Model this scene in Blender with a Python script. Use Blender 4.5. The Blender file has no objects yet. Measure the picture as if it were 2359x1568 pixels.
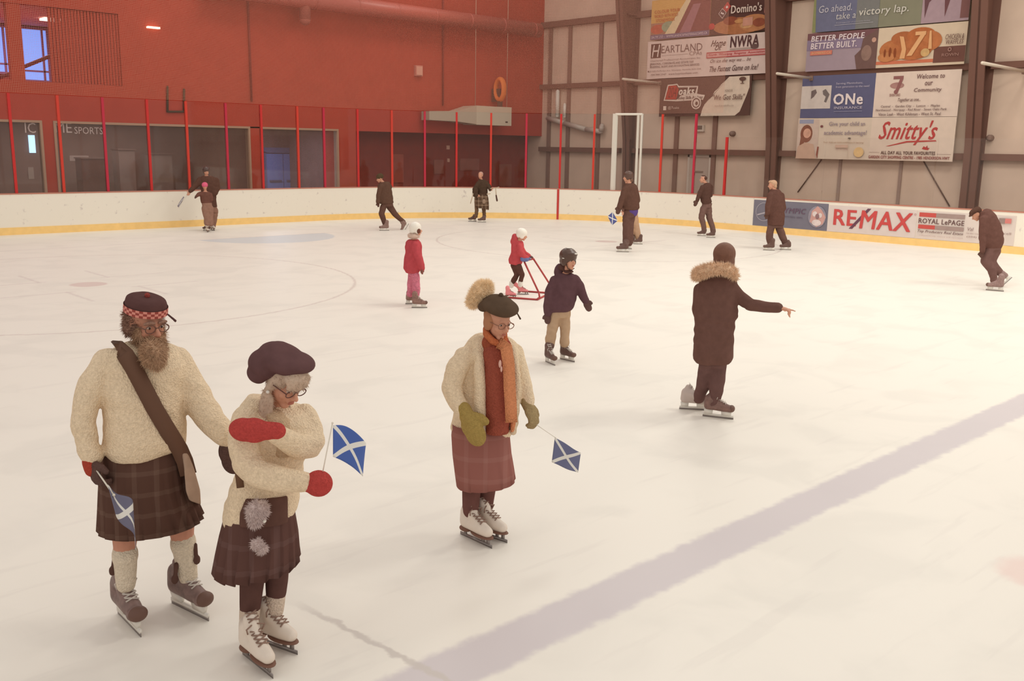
import bpy, bmesh, math, random
import numpy as np
from mathutils import Vector, Matrix, noise
random.seed(7)
SC = bpy.context.scene
COL = SC.collection
# ---------------------------------------------------------------- camera (rink frame: x across, y towards the end boards, origin = goal line centre)
W, H = 2359, 1568
F, PIT, ROL, YAW, CH, CX, CY = 2187.0, .20072, .01651, .75785, 2.56145, -13.2336, -24.15425
CAM = Vector((CX, CY, CH))
FW = Vector((math.sin(YAW)*math.cos(PIT), math.cos(YAW)*math.cos(PIT), -math.sin(PIT)))
_r = Vector((math.cos(YAW), -math.sin(YAW), 0)); _u = _r.cross(FW)
RT = math.cos(ROL)*_r + math.sin(ROL)*_u
UP = -math.sin(ROL)*_r + math.cos(ROL)*_u
cd = bpy.data.cameras.new('camera'); cam = bpy.data.objects.new('camera', cd); COL.objects.link(cam)
cd.sensor_width = 36; cd.lens = 36*F/W; cd.clip_end = 200
cam.matrix_world = Matrix(((RT.x, UP.x, -FW.x, CX), (RT.y, UP.y, -FW.y, CY), (RT.z, UP.z, -FW.z, CH), (0, 0, 0, 1)))
SC.camera = cam
SC.view_settings.view_transform = 'Standard'; SC.view_settings.look = 'None'
SC.view_settings.exposure = 0; SC.view_settings.gamma = 1; SC.view_settings.use_curve_mapping = False
SC.cycles.max_bounces = 8; SC.cycles.transparent_max_bounces = 12
# ---------------------------------------------------------------- light: the hall's even ceiling light
wd = bpy.data.worlds.new('world'); SC.world = wd; wd.use_nodes = True
bg = wd.node_tree.nodes['Background']; bg.inputs[0].default_value = (1, .945, .885, 1); bg.inputs[1].default_value = .76
def area(x, y, z, sx, sy, e, c=(1, .975, .88)):
    l = bpy.data.lights.new('ceiling_or_fill_lamp', 'AREA'); l.shape = 'RECTANGLE'; l.size = sx; l.size_y = sy; l.energy = e; l.color = c
    o = bpy.data.objects.new('ceiling_or_fill_lamp', l); COL.objects.link(o); o.location = (x, y, z); o['label'] = 'ceiling lamp above the ice'; o['category'] = 'lamp'; o['group'] = 'ceiling lamps above the ice'
    return o
for ly in (-24, -15, -6, 3):
    for lx in (-8, 1, 10):
        area(lx, ly, 10.5, 3.2, 1.6, {-24: 400, -15: 300, -6: 150, 3: 110}[ly] if lx > -5 else 20)

# ---------------------------------------------------------------- ray helpers: photo pixel -> point of the place
def ray(px, py): return FW*F + RT*(px-W/2) + UP*(H/2-py)
def onz(px, py, z=0.):
    d = ray(px, py); return CAM + d*((z-CAM.z)/d.z)
def onx(px, py, X):
    d = ray(px, py); return CAM + d*((X-CAM.x)/d.x)
def ony(px, py, Y):
    d = ray(px, py); return CAM + d*((Y-CAM.y)/d.y)
# ---------------------------------------------------------------- materials
def lin(c): return tuple(((v/255)/12.92 if v/255 < .04045 else ((v/255+.055)/1.055)**2.4) for v in c)
MATS = {}
def mat(c, rough=.85, bump=None, spec=.2, vary=.0, scale=40., metal=0., emit=0., name=None):
    key = (tuple(c), rough, bump, spec, vary, scale, metal, emit)
    if key in MATS: return MATS[key]
    m = bpy.data.materials.new(name or 'mat_%03d' % len(MATS)); m.use_nodes = True; MATS[key] = m
    nt = m.node_tree; b = nt.nodes['Principled BSDF']; L = nt.links
    col = (*lin(c), 1); b.inputs['Base Color'].default_value = col
    b.inputs['Roughness'].default_value = rough; b.inputs['Specular IOR Level'].default_value = spec; b.inputs['Metallic'].default_value = metal
    if emit: b.inputs['Emission Color'].default_value = col; b.inputs['Emission Strength'].default_value = emit
    if vary or bump:
        tc = nt.nodes.new('ShaderNodeTexCoord')
        nz = nt.nodes.new('ShaderNodeTexNoise'); nz.inputs['Scale'].default_value = scale; nz.inputs['Detail'].default_value = 4
        L.new(tc.outputs['Object'], nz.inputs['Vector'])
        if vary:
            mr = nt.nodes.new('ShaderNodeMapRange'); mr.inputs[1].default_value = .3; mr.inputs[2].default_value = .7; mr.inputs[3].default_value = 1-vary; mr.inputs[4].default_value = 1+vary
            mx = nt.nodes.new('ShaderNodeMix'); mx.data_type = 'RGBA'; mx.blend_type = 'MULTIPLY'; mx.inputs[0].default_value = 1; mx.inputs[6].default_value = col
            L.new(nz.outputs[0], mr.inputs[0]); L.new(mr.outputs[0], mx.inputs[7]); L.new(mx.outputs[2], b.inputs['Base Color'])
        if bump:
            bp = nt.nodes.new('ShaderNodeBump'); bp.inputs['Strength'].default_value = bump; bp.inputs['Distance'].default_value = .01
            src = nz
            if bump > .55:
                src = nt.nodes.new('ShaderNodeTexVoronoi'); src.inputs['Scale'].default_value = scale*1.6; L.new(tc.outputs['Object'], src.inputs['Vector'])
            L.new(src.outputs[0], bp.inputs['Height']); L.new(bp.outputs[0], b.inputs['Normal'])
    return m
def cloth(c, vary=.08, scale=18., bump=.25): return mat(c, .95, bump, .05, vary, scale)
def knit(c): return mat(c, .95, .7, .05, .1, 70.)
# ---------------------------------------------------------------- objects
def link(name, me, m=None, parent=None, loc=None):
    o = bpy.data.objects.new(name, me); COL.objects.link(o)
    if m is not None: o.data.materials.append(m)
    if parent is not None: o.parent = parent
    if loc is not None: o.location = loc
    return o
def tomesh(bm, name='m', smooth=False, org=None):
    if org is not None: bmesh.ops.translate(bm, verts=bm.verts, vec=-Vector(org))
    me = bpy.data.meshes.new(name); bm.to_mesh(me); bm.free()
    if smooth: me.polygons.foreach_set('use_smooth', [True]*len(me.polygons))
    return me
def tag(o, label, cat, group=None):
    o['label'] = label; o['category'] = cat
    if group: o['group'] = group
    return o
def struct(o): o['kind'] = 'structure'; return o
def bx(bm, a, b):
    x0, y0, z0 = [min(p, q) for p, q in zip(a, b)]; x1, y1, z1 = [max(p, q) for p, q in zip(a, b)]
    v = [bm.verts.new(p) for p in ((x0,y0,z0),(x1,y0,z0),(x1,y1,z0),(x0,y1,z0),(x0,y0,z1),(x1,y0,z1),(x1,y1,z1),(x0,y1,z1))]
    for f in ((0,3,2,1),(4,5,6,7),(0,1,5,4),(1,2,6,5),(2,3,7,6),(3,0,4,7)): bm.faces.new([v[i] for i in f])
def box(name, a, b, m, parent=None, org=None):
    bm = bmesh.new(); bx(bm, a, b)
    o = org if org is not None else (Vector(((a[0]+b[0])/2, (a[1]+b[1])/2, min(a[2], b[2]))) if parent is None else Vector((0, 0, 0)))
    return link(name, tomesh(bm, name, org=o), m, parent, o if parent is None else None)
def frame_of(d):
    d = d.normalized(); a = Vector((0, 0, 1)) if abs(d.z) < .9 else Vector((1, 0, 0))
    s = d.cross(a).normalized(); return s, s.cross(d).normalized()
def cone(bm, p, q, r0, r1, n=12, cap=True):
    p, q = Vector(p), Vector(q)
    if (q-p).length < 1e-6: return
    s, t = frame_of(q-p); A = []; B = []
    for i in range(n):
        a = 2*math.pi*i/n; w = s*math.cos(a)+t*math.sin(a); A.append(bm.verts.new(p+w*r0)); B.append(bm.verts.new(q+w*r1))
    for i in range(n): bm.faces.new((A[i], A[(i+1) % n], B[(i+1) % n], B[i]))
    if cap: bm.faces.new(A[::-1]); bm.faces.new(B)
def ell(bm, c, r, ax=None, sub=2):
    m = Matrix.Identity(3) if ax is None else Matrix((ax[0], ax[1], ax[2])).transposed()
    M = Matrix.Translation(Vector(c)) @ (m @ Matrix.Diagonal(Vector(r))).to_4x4()
    bmesh.ops.create_icosphere(bm, subdivisions=sub, radius=1, matrix=M)
def chain(bm, pts, n=12, balls=True):
    for (p, r), (q, s) in zip(pts, pts[1:]): cone(bm, p, q, r, s, n)
    if balls:
        for p, r in pts: ell(bm, p, (r, r, r))
def tube(name, pts, r, m, parent=None, org=None, n=10):
    bm = bmesh.new(); chain(bm, [(Vector(p), r) for p in pts], n)
    o = Vector(org if org is not None else ((0, 0, 0) if parent is not None else pts[0]))
    return link(name, tomesh(bm, name, True, o), m, parent, o if parent is None else None)
def rings(bm, R, cap=True, close=True):
    if len(R) < 2: return
    V = [[bm.verts.new(p) for p in r] for r in R]; n = len(R[0])
    for A, B in zip(V, V[1:]):
        for i in range(n if close else n-1): bm.faces.new((A[i], A[(i+1) % n], B[(i+1) % n], B[i]))
    if cap: bm.faces.new(V[0][::-1]); bm.faces.new(V[-1])
    return V
def remesh(bm, vox, smooth=4):
    bmesh.ops.recalc_face_normals(bm, faces=bm.faces)
    me = bpy.data.meshes.new('t'); bm.to_mesh(me); bm.free()
    o = bpy.data.objects.new('t', me); COL.objects.link(o)
    r = o.modifiers.new('r', 'REMESH'); r.mode = 'VOXEL'; r.voxel_size = vox; r.use_smooth_shade = True
    if smooth:
        s = o.modifiers.new('s', 'SMOOTH'); s.factor = .5; s.iterations = smooth
    dg = bpy.context.evaluated_depsgraph_get(); out = bpy.data.meshes.new_from_object(o.evaluated_get(dg))
    bpy.data.objects.remove(o); bpy.data.meshes.remove(me); out.materials.clear()
    out.polygons.foreach_set('use_smooth', [True]*len(out.polygons))
    return out
def text_mesh(s, shear=0, bold=0):
    cu = bpy.data.curves.new('t', 'FONT'); cu.body = s; cu.shear = shear; cu.offset = min(bold, 0); cu.resolution_u = 2; cu.space_character = 1+bold*3.2
    cu.align_x = 'CENTER'
    o = bpy.data.objects.new('t', cu); COL.objects.link(o)
    dg = bpy.context.evaluated_depsgraph_get(); me = bpy.data.meshes.new_from_object(o.evaluated_get(dg)); bpy.data.objects.remove(o)
    if bold > .004:
        vs = [v.co.copy() for v in me.vertices]; fs = [tuple(p.vertices) for p in me.polygons]; V = []; Fc = []; n = len(vs)
        for k, (dx, dy) in enumerate(((-1, -.6), (1, -.6), (-1, .6), (1, .6), (0, 0))):
            V += [(v.x+dx*bold*.9, v.y+dy*bold*.9, k*.0007) for v in vs]; Fc += [tuple(i+k*n for i in f) for f in fs]
        me = bpy.data.meshes.new('t'); me.from_pydata(V, [], Fc); me.update()
    return me
# ================================================================= SETTING
S_ = 1.06; HW = 13.727; NE = 4.026; RC = 9.4415; BH = 1.117; XR = HW+4; YR = NE+2.81
RED = (171, 74, 60)
def ramp_mask(nt, src, lo, hi):
    m = nt.nodes.new('ShaderNodeMapRange'); m.interpolation_type = 'SMOOTHSTEP'; m.inputs[1].default_value = lo; m.inputs[2].default_value = hi; nt.links.new(src, m.inputs[0]); return m.outputs[0]
def math_(nt, op, a, b=None, c=None):
    n = nt.nodes.new('ShaderNodeMath'); n.operation = op
    for i, v in enumerate((a, b, c)):
        if v is None: continue
        if isinstance(v, (int, float)): n.inputs[i].default_value = v
        else: nt.links.new(v, n.inputs[i])
    return n.outputs[0]
def ice_material():
    m = bpy.data.materials.new('ice'); m.use_nodes = True; nt = m.node_tree; b = nt.nodes['Principled BSDF']; L = nt.links
    tc = nt.nodes.new('ShaderNodeTexCoord'); sp = nt.nodes.new('ShaderNodeSeparateXYZ')
    nz = nt.nodes.new('ShaderNodeTexNoise'); nz.inputs['Scale'].default_value = 1.1; nz.inputs['Detail'].default_value = 5; nz.inputs['Distortion'].default_value = .6
    L.new(tc.outputs['Object'], nz.inputs['Vector'])
    n2 = nt.nodes.new('ShaderNodeTexNoise'); n2.inputs['Scale'].default_value = 9; n2.inputs['Detail'].default_value = 3; L.new(tc.outputs['Object'], n2.inputs['Vector'])
    wob = nt.nodes.new('ShaderNodeVectorMath'); wob.operation = 'MULTIPLY_ADD'; wob.inputs[1].default_value = (.09, .09, 0); L.new(n2.outputs['Color'], wob.inputs[0]); L.new(tc.outputs['Object'], wob.inputs[2])
    L.new(wob.outputs[0], sp.inputs[0]); x = math_(nt, 'SUBTRACT', sp.outputs[0], .045); y = math_(nt, 'SUBTRACT', sp.outputs[1], .045)
    cur = None
    def layer(mask, col, amt):
        nonlocal cur
        mx = nt.nodes.new('ShaderNodeMix'); mx.data_type = 'RGBA'
        if cur is None: mx.inputs[6].default_value = (*lin((243, 237, 227)), 1)
        else: L.new(cur, mx.inputs[6])
        mx.inputs[7].default_value = (*lin(col), 1); L.new(math_(nt, 'MULTIPLY', mask, amt), mx.inputs[0]); cur = mx.outputs[2]
    def band(v, c, hw, soft): return ramp_mask(nt, math_(nt, 'ABSOLUTE', math_(nt, 'SUBTRACT', v, c)), hw+soft, hw-soft)
    def dist(cx, cy):
        return math_(nt, 'SQRT', math_(nt, 'ADD', math_(nt, 'POWER', math_(nt, 'SUBTRACT', x, cx), 2), math_(nt, 'POWER', math_(nt, 'SUBTRACT', y, cy), 2)))
    layer(ramp_mask(nt, nz.outputs[0], .46, .66), (228, 223, 214), .4)
    st = nt.nodes.new('ShaderNodeTexNoise'); st.inputs['Scale'].default_value = 3; st.inputs['Detail'].default_value = 6
    mp = nt.nodes.new('ShaderNodeMapping'); mp.inputs['Scale'].default_value = (.25, 2.2, 1); mp.inputs['Rotation'].default_value = (0, 0, .5); L.new(tc.outputs['Object'], mp.inputs[0]); L.new(mp.outputs[0], st.inputs['Vector'])
    layer(ramp_mask(nt, st.outputs[0], .58, .68), (216, 208, 202), .16)
    layer(band(y, -20.83, .165, .035), (208, 199, 203), .85)                       # blue line seen through the ice
    layer(band(x, -10.57, .03, .02), (200, 190, 186), .0)
    crease = math_(nt, 'MULTIPLY', ramp_mask(nt, dist(0, 0), 1.98, 1.9), ramp_mask(nt, y, .04, -.02)); layer(crease, (208, 214, 219), .75)
    layer(band(y, 0, .03, .03), (205, 190, 190), .45)                             # goal line
    for cx, cy in ((-7.1, -6.47), (7.1, -6.47)):
        layer(band(dist(cx, cy), 4.77, .022, .03), (205, 188, 182), .65)
        layer(ramp_mask(nt, dist(cx, cy), .34, .28), (214, 182, 178), .55)
        for s in (-1, 1):
            hm = math_(nt, 'MULTIPLY', band(y, cy+s*.75, .03, .03), ramp_mask(nt, math_(nt, 'ABSOLUTE', math_(nt, 'SUBTRACT', math_(nt, 'ABSOLUTE', math_(nt, 'SUBTRACT', x, cx)), 1.1)), .65, .6)); layer(hm, (214, 200, 196), .5)
            hn = math_(nt, 'MULTIPLY', band(x, cx+s*.62, .03, .03), ramp_mask(nt, math_(nt, 'ABSOLUTE', math_(nt, 'SUBTRACT', math_(nt, 'ABSOLUTE', math_(nt, 'SUBTRACT', y, cy)), 1.3)), .65, .6)); layer(hn, (214, 200, 196), .5)
    for cx in (-7.1, 7.1): layer(ramp_mask(nt, dist(cx+.1, -22.45), .34, .2), (238, 214, 206), .8)
    seam = math_(nt, 'MULTIPLY', band(math_(nt, 'ADD', x, math_(nt, 'MULTIPLY', y, .11)), -12.84, .02, .012), ramp_mask(nt, y, -19.6, -20.0)); layer(seam, (206, 197, 190), .8)
    L.new(cur, b.inputs['Base Color']); b.inputs['Roughness'].default_value = .42; b.inputs['Specular IOR Level'].default_value = .28
    return m
bm = bmesh.new(); bx(bm, (-30, -34, -.1), (XR+.5, NE+.2, 0)); fl = struct(link('floor', tomesh(bm), ice_material()))
struct(box('floor_walkway', (-30, NE+.2, -.1), (XR+.5, YR+8, -.005), mat((120, 105, 98), .9)))
struct(box('floor_side_walkway', (HW+.25, -34, -.1), (XR, NE+.2, .004), mat((120, 105, 98), .9)))
# ---- boards path
def bpath(s, off=0.):
    L1 = (HW-RC)+14.
    if s < L1: return Vector((-14+s, NE+off, 0)), Vector((0, 1, 0))
    s -= L1
    if s < math.pi/2*RC:
        a = s/RC; n = Vector((math.sin(a), math.cos(a), 0)); return Vector((HW-RC, NE-RC, 0))+n*(RC+off), n
    s -= math.pi/2*RC
    return Vector((HW+off, NE-RC-s, 0)), Vector((1, 0, 0))
S_ALL = [i*.4 for i in range(0, 135)]
def strip(name, ss, o0, o1, z0, z1, m, parent=None):
    bm = bmesh.new(); V = []
    for s in ss:
        V.append([bm.verts.new(Vector((*bpath(s, o)[0].xy, z))) for o, z in ((o0, z0), (o1, z0), (o1, z1), (o0, z1))])
    for A, B in zip(V, V[1:]):
        for i in range(4): bm.faces.new((A[i], B[i], B[(i+1) % 4], A[(i+1) % 4]))
    bm.faces.new(V[0]); bm.faces.new(V[-1][::-1])
    return link(name, tomesh(bm, name), m, parent)
def scuff_mat():
    m = bpy.data.materials.new('board'); m.use_nodes = True; nt = m.node_tree; b = nt.nodes['Principled BSDF']
    tc = nt.nodes.new('ShaderNodeTexCoord'); nz = nt.nodes.new('ShaderNodeTexNoise'); nz.inputs['Scale'].default_value = 7; nz.inputs['Detail'].default_value = 6; nt.links.new(tc.outputs['Object'], nz.inputs['Vector'])
    mx = nt.nodes.new('ShaderNodeMix'); mx.data_type = 'RGBA'; mx.inputs[6].default_value = (*lin((240, 232, 218)), 1); mx.inputs[7].default_value = (*lin((214, 203, 194)), 1)
    nt.links.new(ramp_mask(nt, nz.outputs[0], .62, .75), mx.inputs[0]); nt.links.new(mx.outputs[2], b.inputs['Base Color']); b.inputs['Roughness'].default_value = .45
    return m
boards = strip('rink_boards', S_ALL, 0, .16, 0, BH-.03, scuff_mat())
tag(boards, 'white curved rink boards with yellow kick plate around the ice', 'rink boards')
strip('kick_plate', S_ALL, -.012, .0, 0, .2, mat((248, 208, 136), .5, None, .2, .05, 5.), boards)
strip('top_rail', S_ALL, -.01, .2, BH-.03, BH, mat((190, 130, 112), .6), boards)
strip('goal_line_stripe', [27.16, 27.2, 27.24], -.016, -.012, 0, BH-.03, mat((196, 66, 62), .5), boards)
# ---- glass, supports
def haze_glass(c, amt, name):
    m = bpy.data.materials.new(name); m.use_nodes = True; nt = m.node_tree; nt.nodes.clear()
    o = nt.nodes.new('ShaderNodeOutputMaterial'); t = nt.nodes.new('ShaderNodeBsdfTransparent'); d = nt.nodes.new('ShaderNodeBsdfDiffuse'); g = nt.nodes.new('ShaderNodeBsdfGlossy')
    d.inputs[0].default_value = (*lin(c), 1); g.inputs['Roughness'].default_value = .02
    a = nt.nodes.new('ShaderNodeMixShader'); a.inputs[0].default_value = amt; e = nt.nodes.new('ShaderNodeMixShader')
    fr = nt.nodes.new('ShaderNodeFresnel'); fr.inputs[0].default_value = 1.25
    L = nt.links; L.new(t.outputs[0], a.inputs[1]); L.new(d.outputs[0], a.inputs[2]); L.new(fr.outputs[0], e.inputs[0]); L.new(a.outputs[0], e.inputs[1]); L.new(g.outputs[0], e.inputs[2]); L.new(e.outputs[0], o.inputs[0])
    return m
GL = haze_glass((200, 170, 150), .022, 'rink_glass')
posts = [8.85, 10.09, 11.31, 12.59, 13.78, 15.07, 16.28, 17.6, 18.6, 19.87, 21.13, 22.33, 23.48, 24.72, 25.99, 27.23, 28.44, 29.18, 30.16, 30.93, 32.19, 33.42]
GT = 3.76
def pane(s0, s1, z1):
    bm = bmesh.new(); n = max(1, int((s1-s0)/.3)); ss = [s0+(s1-s0)*i/n for i in range(n+1)]
    lo = [bm.verts.new(Vector((*bpath(s, .1)[0].xy, BH))) for s in ss]; hi = [bm.verts.new(Vector((*bpath(s, .1)[0].xy, z1))) for s in ss]
    for i in range(n): bm.faces.new((lo[i], lo[i+1], hi[i+1], hi[i]))
    me = tomesh(bm, 'pane'); me.transform(Matrix.Translation(-bpath(s0, .1)[0]))
    o = link('rink_glass_panel', me, GL, None, bpath(s0, .1)[0]); o.modifiers.new('s', 'SOLIDIFY').thickness = .012
    tag(o, 'clear dusty glass panel standing on the rink boards', 'glass', 'glass panels above the boards'); return o
sp = [6.4, 7.62]+posts
for a, b in zip(sp, sp[1:]):
    if abs(a-29.18) < .01: continue
    pane(a+.03, b-.03, GT if b < 33 else 3.0)
for k, (a, b) in enumerate(((33.5, 36.9), (36.95, 40.3), (40.35, 43.7), (43.75, 47.1))): pane(a, b, 3.0)
POSTM = [mat((196, 52, 50), .5), mat((205, 66, 52), .5), mat((188, 50, 70), .5)]
for k, s in enumerate(posts):
    if s in (29.18, 30.16): continue
    p, n = bpath(s, .1); t = Vector((n.y, -n.x, 0)); z1 = GT if s < 33 else 3.0
    bm = bmesh.new()
    for (hw, d0, d1) in ((.035, -.05, -.018), (.02, -.018, .05)):
        v = [p+t*a+n*b for a, b in ((-hw, d0), (hw, d0), (hw, d1), (-hw, d1))]
        rings(bm, [[Vector((*q.xy, z)) for q in v] for z in (BH, z1)])
    o = link('glass_support_post', tomesh(bm, 'p', org=p), POSTM[k % 3], None, p)
    tag(o, 'slim red steel post holding the glass on the rink boards', 'post', 'red glass support posts')
# white gate frame
p0, n0 = bpath(29.18, .1); p1, n1 = bpath(30.16, .1)
g = bpy.data.objects.new('glass_gate_frame', None); COL.objects.link(g); g.location = (p0+p1)/2; tag(g, 'tall white metal frame around the gate glass on the boards', 'gate frame')
WH = mat((226, 220, 208), .4)
def gp(a, w): bm = bmesh.new(); q = a-g.location; bx(bm, (q.x-w, q.y-w, BH), (q.x+w, q.y+w, GT+.02)); link('upright', tomesh(bm), WH, g)
gp(p0, .065); gp(p1, .03); gp(p1+(p0-p1).normalized()*.14, .03)
bm = bmesh.new(); cone(bm, p0-g.location+Vector((0, 0, GT)), p1-g.location+Vector((0, 0, GT)), .04, .04, 8); link('top_bar', tomesh(bm), WH, g)
gpn = pane(29.3, 30.0, GT-.06); gpn.parent = g; gpn.location = gpn.location-g.location; gpn.name = 'gate_glass'; [gpn.__delitem__(k_) for k_ in ('label', 'category', 'group')]
# ---- protective net above the end glass
def net_mat():
    m = bpy.data.materials.new('net'); m.use_nodes = True; nt = m.node_tree; nt.nodes.clear(); L = nt.links
    o = nt.nodes.new('ShaderNodeOutputMaterial'); t = nt.nodes.new('ShaderNodeBsdfTransparent'); d = nt.nodes.new('ShaderNodeBsdfDiffuse'); d.inputs[0].default_value = (*lin((205, 150, 130)), 1)
    uv = nt.nodes.new('ShaderNodeUVMap'); uv.uv_map = 'uv'; sp_ = nt.nodes.new('ShaderNodeSeparateXYZ'); L.new(uv.outputs[0], sp_.inputs[0])
    u = math_(nt, 'LESS_THAN', math_(nt, 'FRACT', sp_.outputs[0]), .1); v = math_(nt, 'LESS_THAN', math_(nt, 'FRACT', sp_.outputs[1]), .1)
    mx = nt.nodes.new('ShaderNodeMixShader'); L.new(math_(nt, 'MAXIMUM', u, v), mx.inputs[0]); L.new(t.outputs[0], mx.inputs[1]); L.new(d.outputs[0], mx.inputs[2]); L.new(mx.outputs[0], o.inputs[0]); return m
bm = bmesh.new(); uvl = bm.loops.layers.uv.new('uv'); ss = [5+.3*i for i in range(0, 95)]; V = [[bm.verts.new(Vector((*bpath(s, .1)[0].xy, z))) for z in (GT+.02, 11)] for s in ss]
for i in range(len(ss)-1):
    f = bm.faces.new((V[i][0], V[i+1][0], V[i+1][1], V[i][1]))
    for l, (a, b) in zip(f.loops, ((ss[i], GT), (ss[i+1], GT), (ss[i+1], 11), (ss[i], 11))): l[uvl].uv = (a/.045, b/.045)
net = link('protective_net', tomesh(bm), net_mat()); tag(net, 'fine mesh safety net hanging above the end glass', 'net')
# ---- walls
WR = mat((178, 68, 52), .8, .15, .15, .05, 2.)
WR_SHADED = mat((138, 54, 43), .8, .15, .15, .08, 3.)  # darker copy of the wall red: shade of the recess put into the colour
def wall_boxes(name, parts, m):
    bm = bmesh.new()
    for a, b in parts: bx(bm, a, b)
    return struct(link(name, tomesh(bm), m))
XO = -1.0  # right end of the upper opening
wall_boxes('wall_back', [((XO, YR, 3.07), (XR, YR+.25, 12)), ((-30, YR, 0), (-9.5, YR+.25, 3.12)), ((-30, YR, 3.12), (XO, YR+.25, 4.25)), ((-30, YR, 4.25), (-9, YR+.25, 6.42)), ((-30, YR, 6.42), (XO, YR+.25, 12)), ((-3.5, YR, 0), (-3.18, YR+.25, 3.12)), ((3.33, YR, 0), (3.71, YR+.25, 3.12)), ((6.95, YR, 0), (7.75, YR+1.0, 3.07)),
   ((-4.22, YR+.02, 4.25), (-3.84, YR+.25, 6.42))], WR)
wall_boxes('wall_back_recess', [((7.75, YR+.9, 0), (XR, YR+1.1, 3.07)), ((7.75, YR+.25, 3.07), (XR, YR+1.1, 3.2))], WR_SHADED)
# beige insulated side wall
def panel_mat():
    m = mat((214, 188, 168), .75, .3, .2, .05, 1.3); return m
wall_boxes('wall_right', [((XR, -34, 0), (XR+.2, YR+1.2, 12))], panel_mat())
BR = mat((122, 88, 76), .8, None, .1, .04, 3.)
BRD = mat((96, 66, 56), .8, None, .1)
k = 0
def trim(a, b, m=BR):
    global k; k += 1; return struct(box('trim_%d' % k, a, b, m))
for z, h in ((2.5, .2), (5.2, .2), (7.82, .24)):
    for y0, y1 in ((YR, 2.1), (1.5, -5.0), (-5.2, -12.1), (-12.4, -33)): trim((XR-.2, y0, z-h/2), (XR, y1, z+h/2))
for px in (1266, 1310, 1380): y = onx(px, 300, XR).y; trim((XR-.09, y-.09, 0), (XR-.001, y+.09, 7.8), mat((140, 108, 95), .8))
for px in (1556, 1643): y = onx(px, 400, XR).y; trim((XR-.09, y-.09, 0), (XR-.001, y+.09, 3.9), mat((140, 108, 95), .8))
for px in (1935, 2075): y = onx(px, 400, XR).y; trim((XR-.05, y-.05, 0), (XR-.001, y+.05, 2.4), mat((160, 136, 124), .8))
for yc, w in ((1.55, .34), (-5.2, .42), (-12.2, .46)):
    bm = bmesh.new(); prof = [(0, .3), (2.9, .42), (5.3, .75), (7.6, 1.1), (12, 1.6)]
    def ring(dx, hw0): return None
    for (y0, y1, inner) in ((yc-w/2, yc+w/2, .04), (yc-.03, yc+.03, None)):
        R = []
        for z, d in prof:
            xa = XR-d; xb = XR-d+.05 if inner else XR
            R.append([Vector((xa, y0, z)), Vector((xb, y0, z)), Vector((xb, y1, z)), Vector((xa, y1, z))])
        rings(bm, R)
    bx(bm, (XR-.06, yc-w/2, 0), (XR, yc+w/2, 12))
    for z in (5.2, 7.8): bx(bm, (XR-.7, yc-w/2, z-.03), (XR, yc+w/2, z+.03))
    bmesh.ops.translate(bm, verts=bm.verts, vec=(-XR, -yc, 0))
    o = link('steel_column', tomesh(bm), mat((120, 86, 74), .8), None, (XR, yc, 0))
    tag(o, {1.55: 'brown tapering steel column behind the white gate frame', -5.2: 'brown tapering steel column between the two groups of banners', -12.2: 'brown tapering steel column right of the breakfast restaurant banner'}[yc], 'column', 'wall columns')
    bm = bmesh.new(); bx(bm, (-.335, -w/2-.012, 0), (-.27, w/2+.012, 2.95)); link('dark_base', tomesh(bm), BRD, o)  # darker lower stretch of the column's inner face
    # light bar sticking out
for (a, b), lab in ((((1435, 184), (1519, 191)), 'slim white light bar beside the heavily lettered white banners'), (((1790, 170), (1868, 180)), 'slim white light bar above the blue insurance banner'), (((2262, 153), (2359, 164)), 'slim white light bar by the right edge of the wall')):
    w = onx(b[0], b[1], XR-.35); d = ray(*a); t = (w.y-CAM.y)/d.y; q = CAM+d*t
    o = tube('light_bar', [w, Vector((q.x, w.y, w.z+.02))], .045, mat((214, 198, 180), .5)); tag(o, lab, 'lamp', 'white light bars on the side wall')
    box('mount', (w.x-w.x, -.06, -.08), (.33, .06, .08), mat((150, 120, 105), .7), o)
for a, b in (((1892, 368), (1838, 442)), ((2128, 372), (2187, 474))):
    o = tube('brace_rod', [onx(*a, XR-.03), onx(*b, XR-.03)], .02, mat((110, 84, 74), .6)); tag(o, 'thin dark diagonal brace rod below the banners, %s' % ('leaning left' if a[0] < 2000 else 'leaning right'), 'rod')
# ---- windows in the back wall: lobby behind
TAN = mat((178, 142, 118), .6); WG = haze_glass((140, 104, 94), .2, 'window_glass')
def window(n, x0, x1, z0, z1):
    w = struct(bpy.data.objects.new('window_%d' % n, None)); COL.objects.link(w); w.location = (x0, YR, z0)
    bm = bmesh.new(); W_, H_ = x1-x0, z1-z0; t = .07
    for a, b in (((0, -.04, 0), (t, .2, H_)), ((W_-t, -.04, 0), (W_, .2, H_)), ((t, -.04, H_-t), (W_-t, .2, H_)), ((t, -.04, 0), (W_-t, .2, t))): bx(bm, a, b)
    link('window_frame', tomesh(bm), TAN, w); box('pane', (t, .06, t), (W_-t, .075, H_-t), WG, w); return w
window(1, -9.5, -3.5, .3, 3.12); window(2, -3.18, 3.33, .3, 3.12); w3_ = window(3, 3.71, 6.95, .05, 3.12)
LB = mat((128, 100, 92), .9, None, .1, .12, 1.5)
wall_boxes('wall_lobby', [((-10, YR+5, 0), (7.75, YR+5.2, 3.6)), ((7.7, YR+1.1, 0), (7.9, YR+5.2, 3.6)), ((-10, YR+.3, 3.3), (7.75, YR+5, 3.45)), ((3.4, YR+.3, 0), (3.5, YR+5, 3.3))], LB)
ld = area(-1, YR+2.5, 3.25, 5, 2, 110); ld['label'] = 'added fill light in the lobby behind the long window'; ld['group'] = 'added lobby fill lights'  # unseen area light, added to brighten the lobby
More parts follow.
